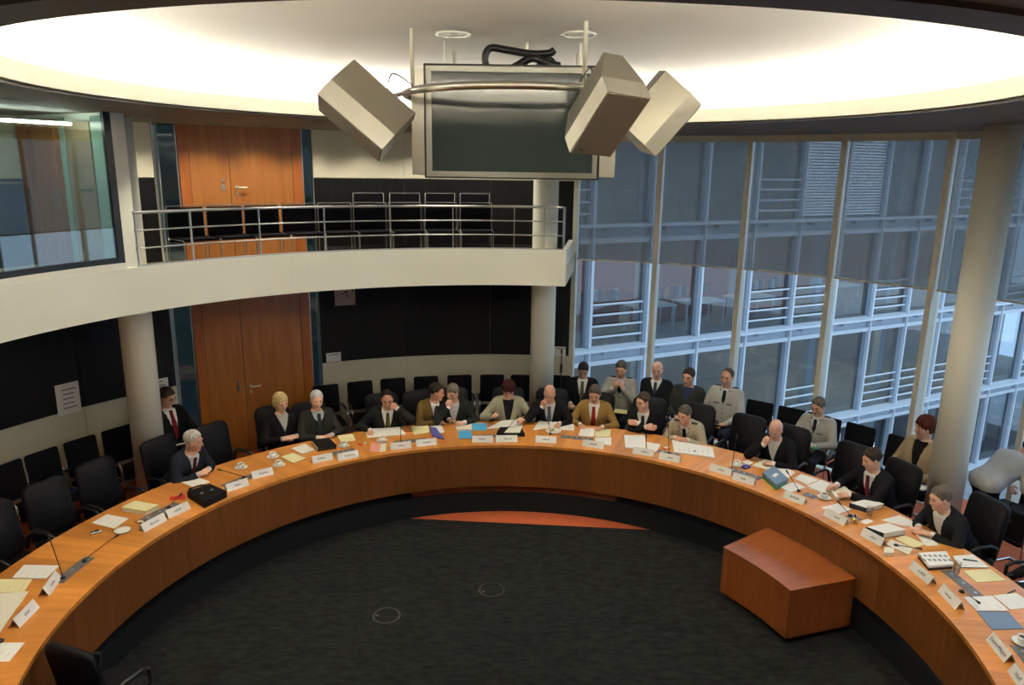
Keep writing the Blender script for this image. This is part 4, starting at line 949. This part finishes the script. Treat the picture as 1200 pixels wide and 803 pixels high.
sheet('pale yellow note block before the man in the olive jacket', ((481.3, 500), (501.7, 498.8), (503.4, 506.3), (485.3, 509.3)), .012, m_yel, 3)
sheet('violet booklet lying across grey sheets', ((503.4, 500.3), (511, 501.2), (521.3, 515), (506.3, 510.4)), .010, m_purple, 0, 'booklet', 'booklet', base=ZT + .005)
sheet('grey sheets under the violet booklet', ((504, 498.2), (517, 497.2), (521, 506.5), (507, 509)), .004, m_card, 2)
sheet('white brochure beside the two sky blue folders', ((533.8, 493.5), (551.9, 493.5), (553.6, 502.8), (535, 503.4)), .008, m_cream, 3, 'brochure', 'brochure')
sheet('sky blue folder close to the man resting his chin', ((552.8, 496.3), (570.3, 496), (570.8, 504), (553.3, 504)), .008, m_blue, 0, 'paper_folder', 'folder')
sheet('sky blue folder closest to the table apron', ((537, 504.6), (552, 504.6), (554, 513.3), (538, 514)), .010, m_blue, 0, 'paper_folder', 'folder', under=m_blackc)
sheet('open newspaper in the hands of the person with dark red hair', ((571, 502), (588, 493), (610, 490.5), (613, 500)), .010, m_paper, 9, 'newspaper', 'newspaper')
sheet('loose pages on the black case in front of the newspaper', ((591, 507), (596, 501), (612.5, 499.5), (609, 507)), .004, m_cream, 4, base=ZT + .05)
sheet('white pages under the hand of the bald man covering his face', ((624.5, 504), (632.7, 491.5), (651, 491.5), (655, 499)), .008, m_paper, 5)
sheet('wide white pages between the plate and the tan jacket man', ((640, 497.5), (672.6, 496.4), (673, 504.6), (652, 503)), .006, m_paper, 5)
sheet('white left page of an open booklet before the tan jacket', ((681, 501), (697.7, 502.3), (695.3, 511.6), (677.8, 510.4)), .008, m_paper, 6)
sheet('yellow right page of an open booklet before the tan jacket', ((698.3, 502.3), (716.3, 503.4), (714.6, 511.6), (696.5, 511.6)), .008, m_yel, 4)
sheet('white pad beside the name card of the tan jacket man', ((697, 512.8), (716.3, 512.8), (716.3, 521.5), (699, 521.2)), .010)
sheet('white paper pile in front of the man with folded arms', ((731.5, 509.8), (756, 509.8), (756.6, 525), (733, 524.4)), .018, m_paper, 5)
sheet('white sheets at an angle between two microphones', ((757.5, 518), (774.4, 521), (768.8, 529.4), (757.5, 526)), .006)
t = sheet('long white paper spread with black clip before the tan uniform', ((787.5, 515.6), (835, 524.4), (837.5, 536), (790, 529.4)), .022, m_paper, 7, 'paper_pile')
MB().box((.0, -.09, .02), (.03, .02, .02)).obj('clip', m_blackc, t)
sheet('open book in front of the bald man with hand on chin', ((895, 538), (911, 542), (903, 551), (881, 545.6)), .010, m_cream, 5, 'open_book', 'book')
sheet('white sheet sticking out behind the slate blue folder', ((911, 543.5), (932, 553.5), (924, 559.8), (905, 549)), .004, m_paper, 3)
t = sheet('slate blue folder on a pile of green and yellow files', ((907.5, 546), (923.8, 561), (910, 568), (893.8, 553.8)), .075, m_slate, 0, 'folder_pile', 'folder', under=m_green)
MB().box((0, 0, .077), (.12, .045, .002), .9).obj('label_strip', m_paper, t)
sheet('white sheet close to the empty swivel chair on the right', ((938.8, 555.6), (959.4, 562.5), (946, 568), (930.6, 560.6)), .008)
sheet('white sheet behind a name card, under a microphone neck', ((930.6, 565), (943.8, 571), (926, 577), (912.5, 570)), .004)
sheet('white document block next to a coffee cup on the right arm', ((962, 562.5), (977, 568.8), (965, 577.5), (946, 569.4)), .025, m_paper, 5, 'paper_pile')
sheet('thick white document held by the man turning pages', ((972, 573), (990, 570), (998, 577), (980, 583)), .045, m_cream, 4, 'document', 'document')
sheet('white sheet with a pen mark behind the brass bell', ((982.5, 590), (998, 597), (981, 602.5), (962.5, 595)))
binder('navy ring binder with white top sheet under the page turning man', ((1018.8, 584.4), (1036, 590.6), (1016, 595.6), (996, 589.4)), .055, m_navy, m_paper)
binder('black ring binder with white top sheet before the writing man', ((1015.6, 617.5), (1041, 613), (1062, 620.6), (1036, 625)), .065, m_blackc, m_paper)
sheet('large white sheet behind the black binder', ((1053.8, 603.8), (1076, 613.8), (1060, 617), (1032.5, 609.4)), .003, m_paper, 2)
sheet('white sheet under the hands of the writing man', ((1064, 615), (1079, 616.5), (1100, 639), (1085, 640)), .003, m_paper, 3)
sheet('bright yellow sheet between binder and document box', ((1060, 627.5), (1085, 638), (1070, 642), (1048.8, 631)), .006, m_yel, 2)
sheet('white folded paper sloping beside the yellow sheet', ((1044, 632), (1070, 642.5), (1065, 650), (1038.8, 638)), .010, m_cream, 3)
sheet('small white paper roll behind a name card near the binder', ((1036, 641), (1048, 642), (1047, 648), (1036, 648)), .035, m_cream, 0, 'paper_roll', 'paper')
t = sheet('dark brown document box with a printed sheet on top', ((1076, 648), (1108.8, 646), (1117.5, 661), (1088.8, 663)), .055, m_paper, 0, 'document_box', 'box', under=m_brownc)
mb = MB()
for i in range(2):
    for j in range(6): mb.box((-.14 + j * .05, .045 - i * .08, .0560), (.028, .04, .001))
mb.obj('printed_figures', m_ink, t)
t = sheet('open dark folder with white pages and a marker', ((1116, 651.7), (1140.5, 650), (1159, 665), (1126.5, 664.5)), .012, m_paper, 2, 'open_folder', 'folder', under=m_navy)
sheet('pale yellow sheet beside a glass near the right table edge', ((1128.8, 669), (1159, 666.7), (1179, 680), (1145, 682.6)), .005, m_yel, 2)
sheet('white left page in the open slate blue folder', ((1129, 700), (1162.7, 698.3), (1182.5, 715.8), (1145, 715.8)), .008, m_paper, 3, 'open_folder', 'folder', under=m_slate)
sheet('white right page beside the open slate blue folder', ((1164, 698), (1190.7, 695), (1215, 711), (1184, 714.5)), .006, m_paper, 3)
sheet('slate blue folder flap with two dark rivets', ((1145, 716.6), (1182, 717.5), (1199.6, 736.6), (1163, 737.8)), .006, m_slate, 0, 'folder_flap', 'folder')
# ---- name cards (bottom front edge given by two pixels)
def card(where, x0, y0, x1, y1, text=None, lines=1):
    A = pl(x0, y0, ZT); B = pl(x1, y1, ZT); d = B - A; L = d.length; u = d / L
    out = Vector((A.x + B.x, A.y + B.y, 0)).normalized(); c = (A + B) / 2
    n = Vector((-u.y, u.x, 0)); n = n if n.dot(out) > 0 else -n
    rz = math.atan2(u.y, u.x); t = thing('name_card', 'white folded name card %s' % where, 'name card', c, rz)
    s = 1 if (Matrix.Rotation(-rz, 3, 'Z') @ n).y > 0 else -1
    h = .082; dp = .045; w = L / 2
    mb = MB(); e = .002
    F0 = [Vector((-w, 0, 0)), Vector((w, 0, 0)), Vector((w, s * dp, h)), Vector((-w, s * dp, h))]
    B0 = [Vector((-w, s * 2 * dp, 0)), Vector((w, s * 2 * dp, 0)), Vector((w, s * dp, h)), Vector((-w, s * dp, h))]
    off = Vector((0, s * e, 0))
    MB().hexa([F0[0], F0[1], F0[1] + off, F0[0] + off, F0[3], F0[2], F0[2] + off, F0[3] + off]).obj('front_leaf', m_card, t)
    MB().hexa([B0[0] - off, B0[1] - off, B0[1], B0[0], B0[3], B0[2], B0[2] + off * .5, B0[3] + off * .5]).obj('back_leaf', m_card, t)
    sl = Vector((0, s * dp, h)); nn = Vector((0, -s * h, dp)).normalized()
    # does the reader in the well read along +x or -x ?
    rd = 1 if s > 0 else -1
    if text:
        cu = bpy.data.curves.new('name_text', 'FONT'); cu.body = text; cu.size = .048; cu.align_x = 'CENTER'; cu.align_y = 'CENTER'
        to = bpy.data.objects.new('name_text', cu); COL.objects.link(to)
        dg = bpy.context.evaluated_depsgraph_get(); me = bpy.data.meshes.new_from_object(to.evaluated_get(dg)); bpy.data.objects.remove(to)
        o = link('name_text', me, t); me.materials.clear(); me.materials.append(mat('dark_print', (.03, .03, .035), .8))
        X = Vector((rd, 0, 0)); Y = sl.normalized(); Z = X.cross(Y); M = Matrix((X, Y, Z)).transposed().to_4x4(); M.translation = sl * .5 + nn * .0012; o.matrix_local = M
    else:
        mb = MB(); k = random.randint(6, 9); wd = [random.uniform(.006, .012) for _ in range(k)]; x = -sum(wd) / 2 - .003 * k / 2; x += random.uniform(-.02, .02)
        for q in wd:
            a = sl * .38 + Vector((x, 0, 0)) + nn * .0012; hh = sl.normalized() * random.choice((.014, .018, .024)); mb.quad(a, a + Vector((q, 0, 0)), a + Vector((q, 0, 0)) + hh, a + hh); x += q + .003
        mb.obj('printed_name', m_ink, t)
    return t
CARDS = [('beside the two crossing microphones at the left end', 72.8, 677.3, 57.9, 698.8), ('beside the large cream sheet at the left end', 46.7, 711.9, 23.3, 736.2), ('next to the white saucer without cup', 196, 610, 169.4, 624.4), ('between the yellow topped pile and the briefcase', 223.8, 596.3, 198, 608),
 ('touching the black briefcase handle side', 292.5, 568.8, 267, 577), ('in front of the two coffee cups', 321, 556, 296, 562), ('in front of the black ring binder', 390.7, 538.8, 366.8, 543.6), ('in front of the saucer beside the black binder', 421, 535.5, 396.6, 540.4),
 ('right beside the pink sheet', 482.4, 525, 458, 527.6), ('in front of the violet booklet', 512, 521.3, 488.3, 523.8), ('in front of the sky blue folders', 577.8, 518.5, 553.3, 518.7), ('in front of the black case and newspaper', 606.4, 518, 581.3, 518.3),
 ('in front of the plate of food', 652, 519.7, 627.4, 518.5), ('before the open booklet of the tan jacket man', 707, 526.8, 682, 522.7), ('before the pile of the man with folded arms', 765.6, 535.6, 741, 531.5), ('before the tan uniformed officer', 796, 543, 771.5, 538),
 ('before the empty chair next to the officer', 855.6, 558.8, 830.6, 551), ('before the bald man with the folders', 883, 569.4, 857.5, 562), ('before the wooden podium corner, by a brown microphone foot', 941, 592.5, 917, 583), ('beside the brass bell', 988.8, 616.9, 964.4, 603.8),
 ('beside the black binder of the writing man', 1032, 641, 1007.5, 627.5), ('beside the dark brown document box', 1087.5, 685.6, 1064.4, 666), ('beside the three grey console plates on the right arm', 1119, 715, 1098.5, 693)]
for cdef in CARDS: card(*cdef)
card('with a readable double name beside the slate blue flap', 1176.5, 777, 1155, 750.5, 'Evers-Meyer')
card('following the readable double name', 1197, 811, 1180, 786.5, 'Hoff')
# ---- consoles and microphones
def console(where, x, y, n=3):
    p = pl(x, y, ZT); a = angof(p); r = math.hypot(p.x, p.y)
    t = thing('table_console', 'flush grey console plates %s' % where, 'console')
    for i in range(n):
        da = (i - (n - 1) / 2) * 2.15
        pt = MB().ring(r - .055, r + .055, a + da - 1.0, a + da + 1.0, ZT, ZT + .004, 3).obj('plate', m_grey, t)
        c = pos(r + .01, a + da, ZT + .0045); MB().lathe([(.014, 0), (.014, .002), (.001, .002)], c, 10).obj('button', m_steel, pt)
    return t
for i, (x, y, n, wl) in enumerate(((86, 668, 3, 'at the left end of the table'), (188, 600, 3, 'behind the card next to the saucer'), (281, 563, 3, 'beside the briefcase'), (396, 531, 3, 'beside the black binder'), (481, 517, 3, 'behind the card by the pink sheet'), (570, 511.5, 2, 'behind the sky blue folders'), (676, 513.5, 3, 'beside the plate of food'), (783, 531.5, 2, 'before the tan uniformed officer'), (872, 555, 3, 'before the bald man with the folders'), (949, 581, 1, 'beside the coffee cup of the page turning man'), (1000, 607, 1, 'under the brass bell'), (1128, 684, 3, 'before the open slate blue folder'), (1203, 771, 2, 'after the readable double name'))):
    console(wl, x, y, n)
def mic(where, bx, by, tx, ty, dr=.10, bend=.3):
    b = pl(bx, by, ZT + .004); r = math.hypot(b.x, b.y); q = cyl(tx, ty, r + dr); q.z = max(q.z, ZT + .06)
    t = thing('gooseneck_microphone', 'thin black gooseneck microphone %s' % where, 'microphone', b); v = q - b
    MB().lathe([(.024, 0), (.024, .012), (.012, .022)], n=12).obj('base', m_plastic, t, True)
    mid = v * .55 + Vector((0, 0, v.length * .10 * bend))
    MB().tube(cable([(0, 0, .015), mid, v], .004), .0042, 6).obj('neck', m_plastic, t, True)
    d = (v - mid).normalized(); MB().tube([v - d * .02, v + d * .035], [.008, .011], 8).obj('head', m_plastic, t, True)
MICS = [('standing tall at the left end of the table', 74, 678, 58, 631, .05), ('bent low across the left end of the table', 99, 658, 136, 632, -.03), ('behind the card by the red lanyard', 198, 595, 211, 583, .05), ('lying low behind the briefcase', 286, 560, 258, 551, .12), ('before the man covering his mouth', 470, 519, 469, 491, .05),
 ('crossing the open newspaper', 591, 508, 606, 489, .08), ('over the plate of food', 645, 509, 643, 496, .05), ('before the man with folded arms', 758, 529, 757, 512, .05), ('before the tan uniformed officer', 784, 532, 783, 500, .05), ('before the empty chair next to the officer', 857, 552, 863, 513, .05), ('with brown foot over loose sheets', 936, 576, 923, 554, .08), ('leaning over the sheet by the brass bell', 996, 605, 984, 590, .05), ('over the white folder page on the right arm', 1127, 694, 1145, 706, -.02), ('before the writing man', 1050, 640, 1076, 644, .10), ('at the near left table end', 1, 752, -6, 742, .05)]
for q in MICS: mic(*q)
# ---- cups, saucers, glasses
def cup(where, x, y, with_cup=True):
    p = pl(x, y, ZT); t = thing('coffee_cup' if with_cup else 'saucer', ('white coffee cup on its saucer %s' if with_cup else 'white empty saucer %s') % where, 'cup' if with_cup else 'saucer', (p.x, p.y, ZT), random.uniform(0, 6))
    MB().lathe([(.03, 0), (.045, .003), (.078, .016), (.077, .018), (.045, .007), (.001, .006)], n=20).obj('saucer' if with_cup else 'dish', m_china, t, True)
    if with_cup:
        c = MB().lathe([(.024, .008), (.034, .02), (.041, .066), (.038, .066), (.031, .025), (.001, .016)], n=18).obj('cup', m_china, t, True)
        MB().tube([(.037, 0, .052), (.058, 0, .05), (.058, 0, .032), (.034, 0, .025)], .004, 6).obj('handle', m_china, c, True)
        MB().lathe([(.036, .052), (.001, .0525)], n=14).obj('coffee', mat('coffee', (.05, .02, .01), .2), c)
for wl, x, y in (('behind the briefcase', 282.5, 549), ('closest to the blond person', 320, 536), ('beside the pale yellow folder', 327, 546), ('beside the black binder', 403, 523.5), ('beside the pink sheet', 447.6, 517), ('before the empty chair next to the officer', 863.8, 546), ('of the page turning man', 965.6, 584), ('after the slate blue flap', 1198, 754)): cup(wl, x, y)
cup('beside the small grey phone', 143.5, 623, False)
p = pl(648.4, 506, ZT); t = thing('food_plate', 'white plate with food in front of the bald man', 'plate', (p.x, p.y, ZT)); MB().lathe([(.05, 0), (.075, .004), (.115, .017), (.113, .019), (.07, .008), (.001, .007)], n=24).obj('dish', m_china, t, True)
for i in range(4): MB().rbox((.03 * math.cos(i * 1.7), .03 * math.sin(i * 1.7), .018), (.035, .028, .018), .008).obj('snack', (m_yel, m_green, m_brass, m_yel)[i], t)
p = pl(165, 613.5, ZT); t = thing('glass_dish', 'small glass dish of sweets behind a name card on the left', 'dish', (p.x, p.y, ZT)); MB().lathe([(.03, 0), (.06, .03), (.058, .03), (.028, .004)], n=18).obj('bowl', m_clear, t, True)
for i in range(5): MB().rbox((.02 * math.cos(i * 1.3), .02 * math.sin(i * 1.3), .014 + .004 * i), (.02, .014, .010), .004).obj('sweet', m_yel if i % 2 else m_paper, t)
for wl, x, y in (('beside the brass bell on the right arm', 1018.8, 605), ('beside the dark brown document box', 1120.6, 671)):
    p = pl(x, y, ZT); t = thing('water_glass', 'clear drinking glass %s' % wl, 'glass', (p.x, p.y, ZT)); MB().lathe([(.028, 0), (.034, .11), (.032, .11), (.026, .008), (.001, .008)], n=18).obj('tumbler', m_clear, t, True); MB().lathe([(.027, .009), (.030, .05), (.001, .05)], n=16).obj('water', m_clear, t)
sheet('small white coaster beside the brass bell', ((1008, 611), (1017, 608), (1024, 611), (1014.5, 614.5)), .003, m_paper, 0, 'coaster', 'coaster')
p = pl(1001, 613, ZT + .004); t = thing('brass_bell', 'brass hand bell on the table near the navy binder', 'bell', p); MB().lathe([(.042, 0), (.040, .008), (.028, .035), (.024, .055), (.012, .064), (.001, .066)], n=18).obj('dome', m_brass, t, True); MB().lathe([(.007, .064), (.012, .08), (.008, .10), (.001, .104)], n=12).obj('knob', m_plastic, t, True)
# ---- briefcase, case, phone, small things
c, b, tp = table_quad(((219, 576), (246, 567), (265.6, 575.6), (239, 588.7)), .075); t = thing('briefcase', 'black leather briefcase lying on the table', 'briefcase', c)
MB().hexa(b + tp).obj('body', m_leather, t)
fl_ = [q * .97 + Vector((0, 0, .004)) for q in tp]; MB().hexa([q + Vector((0, 0, .001)) for q in [tp[i].lerp(tp[(i + 1) % 4], 0) for i in range(4)]] + fl_).obj('flap', m_leather, t)
hx = sorted(tp, key=lambda q: -(pl(250, 562, ZT) - c).dot(q))[:2]; mid = (hx[0] + hx[1]) / 2; dv = (hx[1] - hx[0]).normalized(); o_ = Vector((mid.x, mid.y, 0)).normalized()
MB().tube(cable([mid - dv * .08, mid - dv * .07 + o_ * .08 - Vector((0, 0, .02)), mid + dv * .07 + o_ * .08 - Vector((0, 0, .02)), mid + dv * .08], .01), .010, 8).obj('handle', m_leather, t, True)
for s in (-1, 1): MB().rbox(Vector((0, 0, .082)) + dv * .06 * s, (.03, .03, .01), .005).obj('buckle', m_steel, t)
c, b, tp = table_quad(((582, 507), (586, 500.5), (611, 500), (615, 508.5)), .045); t = thing('document_case', 'black document case under loose pages by the newspaper', 'case', c); MB().hexa(b + tp).obj('body', m_leather, t); MB().hexa([q * .9 + Vector((0, 0, .0)) for q in tp] + [q * .88 + Vector((0, 0, .004)) for q in tp]).obj('lid', m_leather, t)
p = pl(112.5, 625, ZT); t = thing('mobile_phone', 'small grey phone lying on the left arm of the table', 'phone', (p.x, p.y, ZT), .7); MB().rbox((0, 0, .011), (.11, .055, .022), .012).obj('shell', m_steel, t); MB().box((.01, 0, .0225), (.045, .04, .002)).obj('display', m_blackc, t); MB().box((-.035, 0, .0225), (.025, .04, .002)).obj('keypad', m_grey, t)
p = pl(208, 584, ZT); t = thing('red_lanyard', 'bright red folded lanyard left of the briefcase', 'lanyard', (p.x, p.y, ZT), .5)
for k in range(3): MB().box((.0, -.03 + .03 * k, .004 + .004 * k), (.16, .022, .006), .15 * (k - 1)).obj('fold', m_redc, t)
p = pl(422.6, 522, ZT); t = thing('red_lighter', 'small red lighter beside a white cap on the table', 'lighter', (p.x, p.y, ZT), .2); MB().rbox((0, 0, .01), (.07, .025, .02), .008).obj('shell', m_redc, t); MB().box((.04, 0, .01), (.012, .02, .018)).obj('cap', m_steel, t)
p = pl(428, 520.5, ZT); t = thing('milk_pot', 'tiny white creamer pot beside the red lighter', 'creamer', (p.x, p.y, ZT)); MB().lathe([(.014, 0), (.019, .022), (.019, .024)], n=12).obj('tub', m_china, t); MB().lathe([(.02, .0245), (.001, .025)], n=12).obj('foil', m_cream, t)
p = pl(478, 506, ZT); t = thing('red_marker', 'short red marker beside the spread papers', 'marker', (p.x, p.y, ZT), .1); MB().tube([(-.05, 0, .008), (.03, 0, .008)], .008, 8).obj('barrel', m_redc, t); MB().tube([(.03, 0, .008), (.055, 0, .008)], .009, 8).obj('cap', m_green, t)
p = pl(876, 543.5, ZT); t = thing('square_dish', 'small square white dish before the bald man', 'dish', (p.x, p.y, ZT), .6); MB().rbox((0, 0, .012), (.11, .11, .024), .02).obj('dish', m_china, t); MB().rbox((0, 0, .03), (.05, .04, .014), .01).obj('wrapper', m_paper, t)
p = pl(874, 549, ZT); t = thing('small_box', 'dark blue little box on the console of the bald man', 'box', (p.x, p.y, ZT + .004), .5); MB().rbox((0, 0, .014), (.10, .065, .028), .006).obj('tray', m_purple, t); MB().rbox((0, 0, .030), (.102, .067, .006), .006).obj('lid', m_purple, t)
p = pl(781, 526, ZT); t = thing('orange_packet', 'orange packet between the papers of the officer', 'packet', (p.x, p.y, ZT), .4); MB().rbox((0, 0, .008), (.10, .06, .016), .008).obj('pack', mat('orange_foil', (.70, .20, .04), .4), t); MB().box((0, 0, .0165), (.05, .06, .002)).obj('band', m_cream, t)
for wl, x, y, rz in (('on the table edge beside the open slate folder', 1186, 694, .5), ('on the open dark folder', 1138, 657.5, -.3)):
    p = pl(x, y, ZT + (.012 if x < 1150 else 0)); t = thing('pen', 'black pen lying %s' % wl, 'pen', p, rz); MB().tube([(-.07, 0, .006), (.05, 0, .006)], .006, 8).obj('barrel', m_plastic, t); MB().tube([(.05, 0, .006), (.072, 0, .006)], [.005, .001], 8).obj('tip', m_steel, t)
# ---- things held or lying on chairs
def lap(label, r, a, dy, z, w, h, m_, th=.006, yaw=0, tilt=0, dx=0, name='paper_sheet', cat='paper'):
    p = pos(r, a); R_ = Matrix.Rotation(inward(a) + math.radians(yaw), 3, 'Z'); q = p + R_ @ Vector((dx, dy, 0)); t = thing(name, label, cat, (q.x, q.y, z)); t.rotation_euler = (Matrix.Rotation(inward(a) + math.radians(yaw), 3, 'Z') @ Matrix.Rotation(math.radians(tilt), 3, 'X')).to_euler()
    MB().box((0, 0, 0), (w, h, th)).obj('leaves', m_, t); ink_lines(t, [Vector((-w / 2, -h / 2, th / 2)), Vector((w / 2, -h / 2, th / 2)), Vector((w / 2, h / 2, th / 2)), Vector((-w / 2, h / 2, th / 2))], 4)
lap('white papers on the knee of the reader with the red tie', 6.12, -50.6, .40, .72, .24, .32, m_paper, .012, -6, 30)
lap('grey folder on the lap next to the middle column', 6.04, 11.0, .36, .672, .36, .26, m_grey, .010, 0, 6, .08, 'paper_folder', 'folder')
lap('green slip in the hand of the man with the grey folder', 6.04, 11.0, .30, .80, .06, .16, m_green, .006, 0, 70, -.13, 'green_slip')
lap('yellow folder on the lap of the officer with raised hands', 6.04, 16.9, .34, .672, .36, .24, m_yel, .012, 0, 6, .0, 'paper_folder', 'folder')
lap('white papers on the lap of the man with folded arms under the windows', 6.04, 22.3, .34, .70, .28, .22, m_paper, .010, 0, 8)
lap('white paper hanging from the hands of the man in the blue shirt', 6.04, 27.2, .40, .655, .22, .30, m_paper, .004, 10, -22, .06)
lap('dark booklet on the lap of the balding officer', 6.04, 32.7, .36, .715, .28, .20, m_blackc, .012, 0, 8, 0, 'booklet', 'booklet')
lap('white paper in the hand of the officer with the green folder', 6.04, 46.0, .38, .75, .24, .26, m_paper, .005, 14, 6, .14)
lap('green folder in the hands of the seated officer', 6.04, 46.0, .40, .735, .26, .20, m_green, .010, 0, 10, -.06, 'paper_folder', 'folder')
lap('open white book on the lap beside the right column', 6.04, 60.2, .38, .68, .34, .24, m_paper, .015, 10, 6, 0, 'open_book', 'book')
lap('blue and cream brochures left on an armchair at the left wall', 6.08, -65, .02, .488, .28, .22, m_purple, .012, 20, 0, 0, 'brochure', 'brochure')
lap('white paper left on the empty armchair between the uniformed men', 6.08, 36.8, .02, .486, .21, .29, m_paper, .006, 10)
lap('white folder hanging from the hand of the bending person', 6.10, 67.4, .44, .64, .012, .24, m_paper, .30, 172, 0, .25, 'paper_folder', 'folder')
p = pos(5.98, 71.5); t = thing('pilot_case', 'black pilot case with white papers on its lid, standing on an armchair', 'case', (p.x, p.y, .482), inward(71.5) + .2)
MB().rbox((0, .03, .15), (.44, .24, .30), .02).obj('body', m_leather, t); MB().rbox((0, .03, .312), (.45, .25, .024), .02).obj('lid', m_leather, t); MB().tube(cable([(-.07, .03, .325), (-.06, .03, .36), (.06, .03, .36), (.07, .03, .325)], .01), .01, 6).obj('handle', m_leather, t); MB().box((.0, .156, .2), (.03, .006, .04)).obj('lock', m_steel, t)
